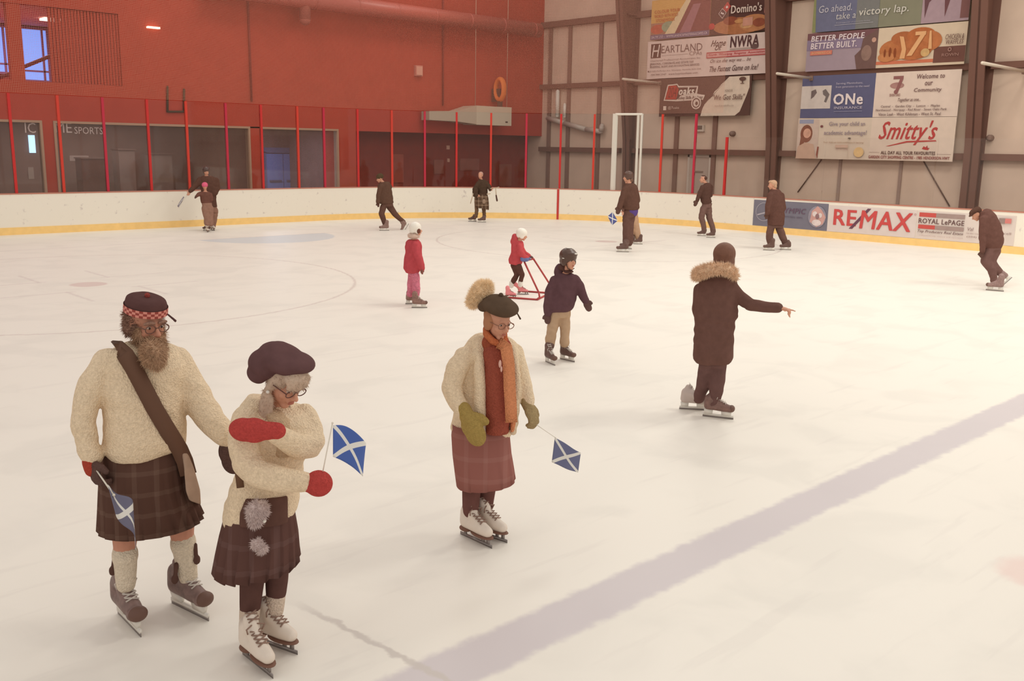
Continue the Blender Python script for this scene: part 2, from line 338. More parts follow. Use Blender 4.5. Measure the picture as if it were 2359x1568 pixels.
ld = area(5.2, YR+2.5, 3.25, 1.5, 2, 150, (.7, .8, 1)); ld['label'] = 'added bluish daylight fill behind the small window'; ld['group'] = 'added lobby fill lights'  # bluish area light added in place of daylight, brightens the blue door
def lettering(s, O, ex, ez, w, h, m, parent, shear=0, bold=0, thick=0):
    me = text_mesh(s, shear, bold); xs = [v.co.x for v in me.vertices]; ys = [v.co.y for v in me.vertices]
    x0, x1, y0, y1 = min(xs), max(xs), min(ys), max(ys); n = ex.cross(ez)
    for v in me.vertices: v.co = O+ex*((v.co.x-x0)/(x1-x0)*w)+ez*((v.co.y-y0)/(y1-y0)*h)+n*v.co.z
    o = link('lettering', me, m, parent); return o
FW_ = mat((196, 178, 172), .6)
q = struct; ww = bpy.data.objects['window_2']; w1 = bpy.data.objects['window_1']
def onwin(px, py, w): return ony(px, py, YR+.05)-w.location
a = onwin(128, 305, ww); lettering('ME', a, Vector((1, 0, 0)), Vector((0, 0, 1)), onwin(166, 305, ww).x-a.x, .3, FW_, ww)
a = onwin(172, 308, ww); lettering('SPORTS', a, Vector((1, 0, 0)), Vector((0, 0, 1)), onwin(237, 305, ww).x-a.x, .21, FW_, ww)
a = onwin(58, 306, w1); lettering('IC', a, Vector((1, 0, 0)), Vector((0, 0, 1)), onwin(83, 305, w1).x-a.x, .3, FW_, w1)
# lobby contents
def onlob(px, py, y=YR+4.9): return ony(px, py, y)
a, b = onlob(66, 311), onlob(83, 352)
o = box('window_4', (a.x, YR+4.9, b.z), (b.x, YR+4.98, a.z), mat((170, 215, 255), .5, emit=2.2)); struct(o)
a, b = onlob(612, 351), onlob(688, 351); dr = struct(bpy.data.objects.new('door_1', None)); COL.objects.link(dr); dr.location = (a.x, YR+4.85, 0)
BLU = mat((104, 124, 176), .6); wd_ = (b.x-a.x)/2-.02
for i in range(2):
    l = box('door_leaf', (i*(wd_+.04), 0, .02), (i*(wd_+.04)+wd_, .05, a.z-.05), BLU, dr)
    box('push_bar', (i*(wd_+.04)+.1, -.05, 1.0), (i*(wd_+.04)+wd_-.1, -.01, 1.07), mat((80, 84, 110), .4), l)
wall_boxes('trim_90', [((a.x-.08, YR+4.84, 0), (a.x, YR+4.92, a.z+.02)), ((b.x, YR+4.84, 0), (b.x+.08, YR+4.92, a.z+.02)), ((a.x-.08, YR+4.84, a.z-.02), (b.x+.08, YR+4.92, a.z+.2))], mat((98, 100, 130), .6))
def poster(px0, py0, px1, py1, c, lab, Y=YR+4.97, cat='poster'):
    a, b = ony(px0, py0, Y), ony(px1, py1, Y); o = box('poster', (a.x, Y, b.z), (b.x, Y+.03, a.z), mat(c, .7, None, .2, .15, 3.)); return tag(o, lab, cat)
poster(160, 358, 205, 371, (190, 165, 158), 'pale notice with small print behind the long lobby window')
poster(517, 368, 530, 418, (160, 152, 150), 'tall grey panel on the lobby wall behind the skater with a child', YR+4.965)
poster(440, 320, 448, 332, (170, 160, 165), 'small pale notice high on the lobby wall')
poster(64, 385, 79, 412, (170, 150, 140), 'white shirt shaped poster behind the leftmost lobby window')
for i, (px0, px1, lab) in enumerate(((265, 305, 'grey lobby counter block left of centre'), (340, 390, 'pale lobby display cabinet under the long window'), (180, 238, 'dark lobby counter under the pale notice'))):
    a, b = ony(px0, 345+10*i, YR+3.6), ony(px1, 400, YR+3.6); o = box('display_cabinet', (a.x, YR+3.3, 0), (b.x, YR+3.9, a.z), mat(((126, 104, 98), (134, 114, 108), (86, 58, 50))[i], .8, None, .1, .15, 2.))
    box('cabinet_top', (-(b.x-a.x)/2-.03, -.34, a.z), ((b.x-a.x)/2+.03, .34, a.z+.04), mat((104, 80, 74), .6), o); tag(o, lab, 'cabinet')
for (px0, py0, px1, py1, c, lab) in ((902, 355, 930, 420, (160, 74, 60), 'faded red poster low on the back wall left'), (1000, 368, 1022, 400, (150, 84, 72), 'faded pinkish poster low on the back wall middle'), (1060, 365, 1104, 392, (150, 82, 70), 'wide faded poster low on the back wall behind the piper'), (1150, 378, 1178, 428, (146, 76, 62), 'faded poster low on the back wall near the corner'), (1029, 335, 1036, 344, (210, 160, 140), 'small white thermostat on the low red wall'), (1031, 365, 1036, 373, (210, 160, 140), 'small white socket on the low red wall')):
    poster(px0, py0, px1, py1, c, lab, YR+.865)
# upper glazed gallery
bm = bmesh.new()
for a, b in (((-16, YR+6, 4), (0, YR+6.2, 6.7)), ((XO+.0, YR+.25, 4), (XO+.2, YR+6, 6.7)), ((-16, YR+.2, 4.0), (0, YR+6, 4.2))): bx(bm, a, b)
struct(link('wall_gallery', tomesh(bm), mat((176, 84, 76), .8)))
struct(box('ceiling_gallery', (-16, YR+.2, 6.45), (0, YR+6.2, 6.6), mat((206, 150, 150), .8)))
ld = area(-4, YR+3, 6.4, 4, 2, 130, (1, .8, .8)); ld['label'] = 'gallery lamp behind the upper opening'; ld['group'] = 'gallery lamps'
for n_, (px0, py0, px1, py1) in enumerate(((-30, 60, 20, 166), (48, 66, 113, 186), (182, 84, 236, 178))):
    a, b = ony(px0, py0, YR+5.9), ony(px1, py1, YR+5.9); e = struct(bpy.data.objects.new('window_%d' % (5+n_), None)); COL.objects.link(e); e.location = (a.x, YR+5.88, max(b.z, 4.22)); w_, h_ = b.x-a.x, a.z-max(b.z, 4.22)
    box('pane', (0, 0, 0), (w_, .02, h_), mat((112, 152, 236), .4, emit=1.15), e)
    bm = bmesh.new(); t = .07
    for p, q_ in (((-t, -.05, -t), (0, .06, h_+t)), ((w_, -.05, -t), (w_+t, .06, h_+t)), ((0, -.05, h_), (w_, .06, h_+t)), ((0, -.05, -t), (w_, .06, 0)), ((w_*.78, -.05, 0), (w_*.78+.07, .06, h_)), ((0, -.05, h_*.16), (w_, .06, h_*.16+.06))): bx(bm, p, q_)
    link('window_frame', tomesh(bm), mat((150, 104, 150), .6), e)
o = tube('handrail', [ony(45, 158, YR+1.5), ony(222, 86, YR+1.5)], .06, mat((128, 58, 62), .6)); tag(o, 'dark red sloping stair rail inside the upper gallery', 'handrail')
o = tube('handrail', [ony(0, 178, YR+1.4), ony(45, 162, YR+1.4)], .06, mat((128, 58, 62), .6)); tag(o, 'short dark red rail at the far left of the upper gallery', 'handrail')
a, b = ony(100, 40, YR+3), ony(138, 40, YR+3); o = box('ceiling_light', (a.x, YR+2.9, 6.38), (b.x, YR+3.4, 6.44), mat((255, 236, 214), .5, emit=2.5)); tag(o, 'bright ceiling light panel in the upper gallery', 'lamp')
bm = bmesh.new(); x = ony(116, 90, YR).x
while x < XO: bx(bm, (x, YR+.05, 4.26), (x+.066, YR+.13, 6.41)); x += .095
o = link('slatted_screen', tomesh(bm, org=(-3, YR, 4.25)), WR, None, (-3, YR, 4.25)); tag(o, 'red slatted screen across the right of the upper gallery opening', 'screen')
# wall fittings on the red wall
a, b = ony(340, 60, YR-.1), ony(368, 67, YR-.1); o = box('glow_strip', (a.x, YR-.14, b.z), (b.x, YR-.001, a.z), mat((255, 225, 190), .4, emit=2.)); tag(o, 'short glowing strip high on the red wall', 'lamp')  # glowing strip drawn for a row of small bright dots
a, b = ony(957, 150, YR-.1), ony(973, 176, YR-.1); o = box('alarm_box', (a.x, YR-.12, b.z), (b.x, YR-.001, a.z), mat((205, 130, 115), .5)); tag(o, 'small pale box high on the red wall', 'box')
box('box_lid', (-(b.x-a.x)/2+.03, -.09, .04), ((b.x-a.x)/2-.03, -.06, a.z-b.z-.04), mat((222, 160, 140), .5), o)
for px, y0, y1 in ((570, 0, 232), (1021, 24, 242)):
    o = tube('conduit', [ony(px, y0-40, YR-.05), Vector((ony(px, y0-40, YR-.05).x, YR-.05, ony(px, y1, YR-.05).z))], .035, mat((140, 50, 42), .6)); tag(o, 'thin dark red conduit running down the red wall, %s one' % ('left' if px < 800 else 'right'), 'pipe')
bm = bmesh.new(); z = 7.5; pts = [(Vector((1.5, YR-.6, 7.5)), .36), (Vector((16.8, YR-.6, 7.5)), .36)]; cone(bm, pts[0][0], pts[1][0], .3, .3, 32)
for i in range(9): cone(bm, (2+i*1.8, YR-.6, 7.5), (2.05+i*1.8, YR-.6, 7.5), .312, .312, 32)
o = link('air_duct', tomesh(bm, 'd', True, (9, YR-.6, 7.14)), mat((178, 84, 72), .4, None, .5), None, (9, YR-.6, 7.14)); tag(o, 'long round red air duct along the top of the red wall', 'duct')
o = tube('duct_drop', [ony(700, -60, YR-.6), Vector((ony(700, -60, YR-.6).x, YR-.6, ony(700, 45, YR-.6).z))], .2, mat((170, 92, 80), .5)); tag(o, 'short vertical duct hanging near the top of the red wall', 'duct')
# heater unit
a, b = ony(1098, 243, YR-.9), ony(1178, 290, YR-.9); hx = bpy.data.objects.new('heater_unit', None); COL.objects.link(hx); hx.location = ((a.x+b.x)/2, YR-.5, b.z); tag(hx, 'cream box shaped heater unit with duct high in the corner', 'heater')
CR = mat((206, 188, 166), .6); w2_ = (b.x-a.x)/2; hh = a.z-b.z
box('housing', (-w2_, -.4, 0), (w2_, .45, hh), CR, hx)
bm = bmesh.new(); rings(bm, [[Vector((-w2_, y, z)) for y, z in ((-.4, 0.02), (.4, 0.02), (.4, hh), (-.4, hh))], [Vector((-w2_-.9, y, z)) for y, z in ((-.25, .1), (.35, .1), (.35, hh-.25), (-.25, hh-.25))], [Vector((-w2_-2.3, y, z)) for y, z in ((-.2, .12), (.3, .12), (.3, hh-.3), (-.2, hh-.3))]]); link('intake_duct', tomesh(bm), mat((186, 166, 146), .6), hx)
box('badge', (w2_-.35, -.41, .12), (w2_-.22, -.4, .18), BRD, hx)
for sx in (-1, 1): tag(tube('hanger_cable', [hx.location+Vector((sx*(w2_-.1), -.2, hh)), hx.location+Vector((sx*(w2_-.1), -.2, 11-b.z))], .012, mat((190, 150, 130), .5), n=6), 'thin pale cable holding the heater unit, %s one' % ('left' if sx < 0 else 'right'), 'cable')
c = ony(1152, 206, YR-.5); bm = bmesh.new()
R = []
for i in range(25):
    t = 2*math.pi*i/24; R.append([c+Vector((.05*math.cos(t)*0+math.cos(p)*.14, math.sin(t)*(.42+.1*math.sin(p))*.6, math.cos(t)*(.42+.1*math.sin(p)))) for p in [2*math.pi*j/10 for j in range(10)]])
rings(bm, R, cap=False); o = link('hose_coil', tomesh(bm, 'h', True, c), mat((226, 120, 56), .5), None, c); tag(o, 'orange hose coil above the heater unit', 'hose'); 
bm = bmesh.new(); bx(bm, (-.1, -.06, -.75), (.1, .06, -.44)); bx(bm, (-.03, -.03, -.5), (.03, .5, .03)); link('bracket', tomesh(bm), BRD, o)
# u bracket hanging left
A = [ony(386, 200, YR-.04), ony(386, 257, YR-.04), ony(424, 257, YR-.04), ony(424, 206, YR-.04)]; o = tube('pipe_bracket', A, .035, mat((84, 62, 44), .6)); tag(o, 'dark u shaped pipe bracket hanging on the red wall', 'bracket')
# side wall fittings
o = tube('silver_duct', [onx(1262, 272, XR-.2), onx(1300, 284, XR-.2), onx(1350, 298, XR-.2), onx(1384, 303, XR-.2), onx(1387, 290, XR-.2)], .11, mat((186, 168, 156), .3, None, .6)); tag(o, 'silver flexible duct low in the corner above the glass', 'duct')
for px, y0, y1, w in ((1285, 211, 266, .09), (1301, 241, 268, .07)):
    q0 = onx(px, y0, XR-w-.08); q1 = onx(px, y1, XR-w-.08); o = tube('white_pipe', [q0, Vector((q0.x, q0.y, q1.z))], w, WH); tag(o, '%s white vertical pipe in the corner of the side wall' % ('taller' if px < 1290 else 'shorter'), 'pipe')
a, b = onx(1606, 288, XR), onx(1624, 303, XR); o = box('control_box', (XR-.1, a.y, b.z), (XR-.001, b.y, a.z), mat((205, 188, 172), .6)); tag(o, 'small framed grey box on the side wall below the dark banner', 'box'); box('screen', (-.06, -.12, .08), (-.045, .12, .22), mat((130, 112, 100), .5), o)
for px, py, lab in ((1690, 308, 'small round grey sensor on the side wall below the banners'), (2283, 318, 'small grey wall fitting right of the third column')):
    a = onx(px, py, XR); o = tube('wall_sensor', [a, a+Vector((-.12, 0, 0))], .1, mat((138, 112, 100), .6)); tag(o, lab, 'sensor')
a, b = onx(1588, 357, XR), onx(1641, 357, XR); dr = struct(bpy.data.objects.new('door_2', None)); COL.objects.link(dr); dr.location = (XR-.06, a.y, 0); w_ = a.y-b.y
box('door_leaf', (0, -w_+.08, 0), (.05, -.08, 2.3), mat((190, 170, 156), .6), dr); bm = bmesh.new()
for p, q_ in (((-.03, -.08, 0), (.055, 0, 2.4)), ((-.03, -w_, 0), (.055, -w_+.08, 2.4)), ((-.03, -w_, 2.3), (.055, 0, 2.4))): bx(bm, p, q_)
link('door_frame', tomesh(bm), mat((206, 190, 176), .6), dr); box('door_handle', (-.07, -w_+.15, 1.0), (-.01, -w_+.2, 1.15), mat((90, 70, 60), .4), dr)
box('door_sign', (-.02, -w_/2-.2, 1.72), (-.001, -w_/2+.2, 1.78), mat((150, 128, 116), .6), dr)
# ================================================================= BANNERS
def banner(name, label, yl, yr, zt, zb, X, bgc, items, cat='banner', group='advertising banners on the side wall', thick=.04, graded=None):
    Wd, Hd = yl-yr, zt-zb; O = Vector((X, yl, zb)); ex = Vector((0, -1, 0)); ez = Vector((0, 0, 1)); n = Vector((-1, 0, 0))
    b_ = box(name, (X, yl, zb), (X+thick, yr, zt), mat(bgc, .6, None, .15, .03, 4.), org=O); tag(b_, label, cat, group); k = [0]
    def P(u, v): return ex*(u*Wd)+ez*(v*Hd)+n*(.004+.003*k[0])
    for it in items:
        k[0] += 1; t = it[0]
        if t == 't':
            _, s, u0, v0, u1, v1, c, sh, bo = it; lettering(s, P(u0, v0), ex, ez, (u1-u0)*Wd, (v1-v0)*Hd, mat(c, .6), b_, sh, bo); continue
        bm = bmesh.new()
        if t == 'r': _, u0, v0, u1, v1, c = it; pts = [(u0, v0), (u1, v0), (u1, v1), (u0, v1)]
        elif t == 'p': _, pts, c = it
        elif t == 'e': _, cu, cv, ru, rv, c = it; pts = [(cu+ru*math.cos(a*math.pi/12), cv+rv*math.sin(a*math.pi/12)) for a in range(24)]
        elif t == 'o':
            _, cu, cv, ru, rv, w, c = it
            A = [bm.verts.new(P(cu+ru*math.cos(a*math.pi/12), cv+rv*math.sin(a*math.pi/12))) for a in range(24)]; B = [bm.verts.new(P(cu+ru*w*math.cos(a*math.pi/12), cv+rv*w*math.sin(a*math.pi/12))) for a in range(24)]
            for i in range(24): bm.faces.new((A[i], A[(i+1) % 24], B[(i+1) % 24], B[i]))
            link('emblem', tomesh(bm), mat(c, .6), b_); continue
        bm.faces.new([bm.verts.new(P(*p)) for p in pts]); bmesh.ops.triangulate(bm, faces=bm.faces)
        link('graphic', tomesh(bm), mat(c, .6, None, .15, .12 if len(it) > 3 and t == 'e' else .05, 6.), b_)
    return b_
XB = XR-.3
def yy(px, py): return onx(px, py, XB).y
DK = (92, 62, 56); RD = (186, 62, 62)
y1, y2, ym = .7, -4.8, -2.05
banner('advertising_banner', 'orange and maroon banner of slanted stripes at top left of the banners', yy(1500, 60), -2.2, 8.25, 6.78, XB, (216, 168, 96), [
  ('r', 0, .0, .55, .42, (168, 120, 96)), ('e', .12, .26, .12, .12, (190, 96, 72)), ('e', .32, .3, .13, .14, (146, 158, 128)), ('p', [(.2, 0), (.62, .99), (.8, .99), (.42, 0)], (222, 200, 160)), ('p', [(.42, .1), (.7, .99), (1, .99), (1, .1)], (132, 78, 74)), ('p', [(.5, .1), (.72, .8), (.84, .8), (.68, .1)], (160, 110, 116)), ('r', 0, 0, 1, .12, (124, 104, 124)),
  ('t', '204.XXX.1717  -  WWW.LANDSCAPINGTERRASCAPES.CA'.replace('204.XXX.1717', '204.799.1717'), .02, .03, .97, .09, (210, 190, 196), 0, .01), ('t', 'COLOUR YOUR', .06, .66, .5, .74, (196, 112, 60), 0, .02), ('t', 'WORLD WITH BOLD', .06, .55, .47, .63, (196, 112, 60), 0, .02), ('t', 'STONEWORK', .09, .44, .42, .52, (196, 112, 60), 0, .02)])
banner('advertising_banner', 'dark pizza banner with red tile logo and white lettering', -2.2, y2+.02, 8.25, 6.78, XB, (96, 64, 58), [
  ('e', .5, .16, .44, .2, (176, 116, 78)), ('e', .74, .2, .25, .2, (190, 130, 88)), ('e', .35, .3, .12, .1, (150, 84, 62)), ('e', .62, .16, .1, .08, (206, 156, 110)), ('e', .82, .2, .1, .1, (150, 84, 62)), ('e', .5, .27, .08, .05, (200, 146, 96)), ('p', [(.56, .14), (.72, .15), (.72, .34), (.56, .33)], (206, 150, 128)), ('e', .04, .2, .05, .08, (190, 72, 68)),
  ('p', [(.22, .62), (.28, .5), (.35, .64), (.29, .76)], (186, 70, 66)), ('p', [(.145, .49), (.215, .36), (.28, .5), (.21, .62)], (196, 176, 170)), ('p', [(.155, .49), (.215, .38), (.27, .5), (.21, .6)], (92, 66, 68)), ('e', .285, .63, .018, .03, (226, 214, 206)), ('e', .2, .5, .012, .022, (226, 214, 206)), ('e', .228, .48, .012, .022, (226, 214, 206)),
  ('t', "Domino's", .36, .46, .86, .66, (226, 206, 192), .0, .025), ('r', .9, .4, .97, .8, (196, 130, 120))])
banner('advertising_banner', 'white accountants banner with large H logo and small print', y1, ym, 6.72, 5.3, XB, (222, 200, 190), [
  ('r', .06, .55, .24, .93, DK), ('t', 'H', .08, .58, .22, .9, (224, 206, 196), .2, 0), ('t', 'EARTLAND', .25, .67, .95, .86, (112, 84, 80), 0, -.005), ('r', .26, .6, .72, .605, (130, 104, 98)), ('t', 'CPAs', .74, .56, .95, .66, (150, 124, 118), 0, 0),
  ('t', 'Chartered Professional Accountants Inc.', .06, .46, .94, .51, (160, 136, 128), 0, 0), ('t', 'PERSONAL, CORPORATE AND ESTATE TAX', .08, .36, .82, .42, (130, 104, 98), 0, .01), ('t', 'FARMING, AUDIT AND ACCOUNTING SERVICES', .08, .28, .92, .34, (130, 104, 98), 0, .01), ('t', '8-1680 McPhillips Ave. Winnipeg, Manitoba R2X 3A4', .06, .17, .95, .22, (150, 124, 118), 0, 0), ('t', '204 944 2347   www.heartlandcpas.com', .08, .07, .9, .13, (130, 104, 98), 0, .005), ('r', .065, .29, .075, .42, DK), ('e', .04, .2, .012, .02, DK)])
banner('advertising_banner', 'white ringette banner with tall brown initials and red ribbon', ym, y2, 6.72, 5.3, XB, (224, 202, 192), [
  ('t', 'Home', .09, .74, .33, .9, (90, 60, 56), .5, .01), ('t', 'Of:', .16, .64, .27, .76, (90, 60, 56), .5, .01), ('t', 'NWRA', .4, .68, .84, .96, (96, 64, 62), .05, .03), ('r', .4, .62, .74, .66, (180, 160, 150)), ('e', .78, .67, .06, .06, (110, 84, 80)),
  ('r', .03, .45, .98, .6, (186, 84, 82)), ('r', .045, .475, .965, .575, (220, 164, 158)), ('t', 'North  Winnipeg  Ringette  Association', .07, .49, .94, .56, RD, 0, .02), ('t', "On ice the way we ... be", .1, .3, .74, .42, (130, 96, 90), .45, 0), ('t', 'The Fastest Game on Ice!', .1, .1, .86, .24, (100, 70, 66), .4, .005)])
y3, y4 = 0, -4.15
banner('advertising_banner', 'dark hockey academy banner with torn cream corner', y3, y4, 5.27, 3.84, XB, (100, 72, 64), [
  ('p', [(.98, 1-.02), (.77, .98), (.72, .86), (.69, .8), (.66, .7), (.62, .62), (.6, .5), (.56, .42), (.52, .3), (.5, .2), (.48, .0), (.85, .0), (.9, .1), (.93, .3), (.96, .5), (.985, .7)], (222, 202, 182)),
  ('p', [(.05, .42), (.09, .84), (.2, .86), (.22, .8), (.44, .78), (.43, .58), (.52, .54), (.5, .42), (.2, .4)], (222, 204, 190)), ('p', [(.065, .45), (.1, .815), (.2, .83), (.215, .76), (.425, .75), (.41, .6), (.25, .55), (.2, .44)], (96, 66, 60)), ('p', [(.07, .46), (.1, .81), (.19, .82), (.22, .72), (.2, .45)], (180, 62, 52)), ('t', '204', .1, .5, .2, .78, (120, 44, 40), .2, .0), ('t', 'oaks', .225, .56, .4, .76, (226, 212, 198), .15, .04), ('t', 'Hockey Skills Academy', .2, .42, .5, .53, (100, 72, 64), .2, .015),
  ('e', .43, .34, .055, .16, (222, 204, 190)), ('o', .43, .34, .045, .13, .75, (110, 80, 72)), ('e', .435, .33, .015, .05, (110, 80, 72)), ('r', .055, .17, .09, .28, (222, 204, 190)), ('t', '@7oaks', .11, .18, .24, .27, (190, 170, 158), 0, .01),
  ('e', .915, .91, .035, .05, (110, 80, 70)), ('r', .91, .8, .92, .88, (110, 80, 70)), ('r', .895, .79, .935, .805, (110, 80, 70)), ('t', 'HONOUR', .74, .6, .82, .66, (150, 124, 112), 0, 0), ('t', '"We Got Skills"', .61, .4, .95, .54, (130, 100, 90), .2, .01), ('t', 'hockeyskills.ca', .64, .22, .84, .28, (170, 146, 132), 0, 0)])
ya, yb, yc_ = yy(1872, 60), yy(2231, 50), yy(2022, 100)
banner('advertising_banner', 'blue to green banner reading Go ahead take a victory lap', ya, yb, 8.1, 6.56, XB, (138, 134, 112), [
  ('r', 0, 0, .3, .9, (112, 112, 134)), ('r', .3, 0, .45, .9, (126, 124, 120)), ('p', [(0, 0), (.025, 0), (.012, .9), (0, .9)], (140, 140, 96)), ('r', .72, 0, 1, .95, (172, 146, 152)), ('p', [(.74, .1), (.76, .4), (.79, .5), (.79, .9), (.75, .9), (.73, .5)], (110, 76, 80)), ('p', [(.86, .1), (.89, .5), (.9, .9), (.86, .9), (.85, .5)], (116, 76, 78)), ('r', .95, .05, 1, .8, (130, 90, 86)),
  ('t', 'Go ahead.', .04, .4, .27, .55, (196, 190, 196), .1, 0), ('t', 'take a', .165, .23, .3, .37, (200, 194, 192), .1, 0), ('t', 'victory lap.', .32, .22, .64, .42, (206, 200, 188), .1, .012), ('r', .16, .11, .42, .118, (190, 184, 190)), ('t', 'Proud supporter of community hockey', .17, .14, .4, .17, (180, 174, 184), .1, 0)])
z1 = 6.53; z0 = 5.28
banner('advertising_banner', 'lilac banner reading Better people better built', ya+.15, yc_, z1, z0, XB, (164, 144, 152), [
  ('r', 0, .82, 1, 1, (122, 84, 86)), ('r', 0, .55, .8, .82, (140, 122, 142)), ('p', [(.74, .0), (.7, .35), (.78, .5), (.8, .78), (1, .99), (1, 0)], (116, 88, 82)), ('e', .86, .4, .07, .2, (146, 116, 104)), ('e', .95, .72, .03, .06, (206, 160, 140)), ('t', 'BETTER PEOPLE', .06, .78, .82, .93, (226, 208, 208), .12, .03), ('t', 'BETTER BUILT.', .06, .58, .72, .74, (226, 208, 208), .12, .03), ('r', .06, .42, .38, .53, (206, 122, 104)), ('t', 'BOMBERS.CA', .08, .445, .36, .505, (226, 176, 130), .2, .01)])
banner('advertising_banner', 'cream banner with fried chicken photograph', yc_, yb, z1, z0, XB, (216, 194, 168), [
  ('r', 0, .08, .66, .16, (206, 118, 88)), ('r', .66, .06, 1, .44, (116, 78, 68)), ('e', .2, .42, .17, .26, (186, 116, 72)), ('e', .3, .7, .14, .17, (178, 106, 66)), ('e', .5, .76, .16, .18, (184, 108, 64)), ('e', .6, .6, .14, .24, (190, 118, 74)), ('e', .42, .4, .22, .24, (182, 110, 68)), ('e', .12, .26, .1, .12, (196, 130, 84)), ('e', .16, .38, .015, .12, (140, 74, 44)), ('e', .22, .36, .015, .12, (140, 74, 44)), ('e', .1, .36, .012, .1, (140, 74, 44)),
  ('p', [(.26, .76), (.31, .74), (.35, .42), (.3, .42)], (226, 170, 120)), ('p', [(.3, .44), (.35, .44), (.34, .2), (.28, .2)], (226, 170, 120)), ('r', .44, .75, .56, .84, (226, 172, 122)), ('p', [(.5, .76), (.555, .76), (.42, .26), (.36, .26)], (226, 172, 122)), ('p', [(.6, .84), (.62, .84), (.64, .4), (.6, .4)], (226, 172, 122)), ('e', .57, .32, .05, .1, (206, 166, 112)),
  ('t', 'CHICKEN &', .78, .6, .98, .72, (124, 92, 82), .2, .01), ('t', 'WAFFLES', .79, .48, .98, .59, (124, 92, 82), .2, .01), ('t', 'ROWN', .76, .2, .94, .27, (166, 126, 114), 0, 0), ('o', .84, .36, .02, .05, .6, (166, 126, 114))])
z1, z0 = 5.13, 3.72
banner('advertising_banner', 'blue insurance banner with hockey photograph inset', yy(1848, 200), yy(2016, 200), z1, z0, XB, (100, 98, 126), [
  ('r', .0, .22, .42, .76, (208, 194, 184)), ('p', [(.14, .45), (.14, .64), (.2, .68), (.22, .6), (.18, .5)], (120, 104, 100)), ('p', [(.3, .64), (.34, .68), (.4, .55), (.36, .36), (.33, .38), (.35, .5), (.31, .55)], (120, 108, 104)), ('t', 'Serving Manitobans,', .48, .76, .84, .82, (196, 186, 200), 0, 0), ('t', 'from generation to the next!', .48, .68, .93, .74, (196, 186, 200), 0, 0), ('t', 'ONe', .46, .3, .86, .56, (232, 216, 212), 0, .03), ('t', 'INSURANCE', .48, .2, .86, .26, (190, 180, 192), 0, .02), ('r', .48, .14, .86, .15, (160, 156, 178))])
banner('advertising_banner', 'white banner reading Welcome to our Community', yy(2016, 200), yy(2210, 220), z1, z0, XB, (226, 204, 188), [
  ('e', .27, .7, .085, .07, (176, 132, 124)), ('r', .22, .84, .34, .91, (150, 100, 96)), ('p', [(.3, .84), (.34, .84), (.29, .56), (.25, .56)], (150, 100, 96)), ('e', .265, .56, .025, .05, (150, 100, 96)), ('t', 'SEVEN OAKS', .19, .46, .32, .52, (160, 110, 104), 0, .02), ('t', 'Welcome to', .5, .83, .82, .93, (130, 98, 94), .15, .015), ('t', 'our', .6, .68, .69, .76, (130, 98, 94), .15, .015), ('t', 'Community', .48, .52, .8, .63, (130, 98, 94), .15, .015), ('t', 'Together as one...', .3, .32, .57, .42, (120, 84, 80), .4, .005),
  ('t', 'Central  -  Garden City  -  Luxton  -  Maples', .1, .2, .8, .265, (120, 90, 86), .1, .01), ('t', 'Northwood - Norquay - Red River - Seven Oaks Park', .04, .12, .88, .185, (120, 90, 86), .1, .01), ('t', 'Vince Leah - West Kildonan - West St. Paul', .08, .03, .82, .095, (120, 90, 86), .1, .01)])
z1, z0 = 3.71, 2.34
banner('advertising_banner', 'pale tutoring banner with long haired girl picture', yy(1838, 300), yy(2006, 310), z1, z0, XB, (218, 198, 178), [
  ('r', 0, 0, .3, .97, (210, 186, 170)), ('r', .02, .87, .22, .97, (158, 158, 176)), ('e', .13, .62, .085, .22, (142, 92, 74)), ('p', [(.04, .3), (.06, .66), (.12, .7), (.1, .3)], (142, 92, 74)), ('e', .14, .63, .055, .12, (214, 164, 140)), ('p', [(0, .0), (.02, .3), (.12, .4), (.24, .36), (.29, 0)], (206, 170, 148)), ('p', [(.29, .1), (.3, .3), (.32, .3), (.31, .0)], (150, 84, 70)), ('e', .34, .8, .02, .03, (130, 80, 78)),
  ('t', 'Give your child an', .44, .78, .92, .91, (160, 142, 148), 0, .01), ('t', 'academic advantage!', .38, .56, .95, .7, (160, 142, 148), 0, .01), ('e', .73, .51, .02, .02, (110, 100, 90)), ('t', 'Your child can build confidence in learning', .38, .38, .92, .43, (170, 130, 100), 0, 0), ('r', .55, .28, .72, .35, (210, 176, 156)), ('t', 'math and reading', .56, .22, .72, .26, (170, 120, 110), 0, 0), ('e', .87, .18, .065, .12, (226, 188, 134)), ('r', .725, .02, .73, .5, (200, 180, 160))])
banner('advertising_banner', 'white breakfast restaurant banner with red script lettering', yy(2006, 310), yy(2199, 320), z1, z0, XB, (224, 202, 184), [
  ('t', "Smitty's", .1, .36, .8, .92, (190, 74, 70), .45, .015), ('p', [(.2, .33), (.24, .33), (.46, .42), (.8, .45), (.79, .48), (.45, .455)], (190, 74, 70)), ('p', [(.64, .28), (.66, .34), (.68, .31), (.7, .36), (.7, .3), (.73, .3), (.71, .25), (.68, .26)], (186, 62, 60)), ('r', .0, .18, .13, .185, (130, 98, 88)), ('r', .82, .16, .98, .165, (130, 98, 88)), ('t', 'ALL DAY ALL YOUR FAVOURITES', .15, .14, .8, .22, (96, 66, 60), 0, .03), ('t', 'GARDEN CITY SHOPPING CENTRE - 1985 HENDERSON HWY', .0, .04, .97, .11, (150, 76, 72), 0, .03)])
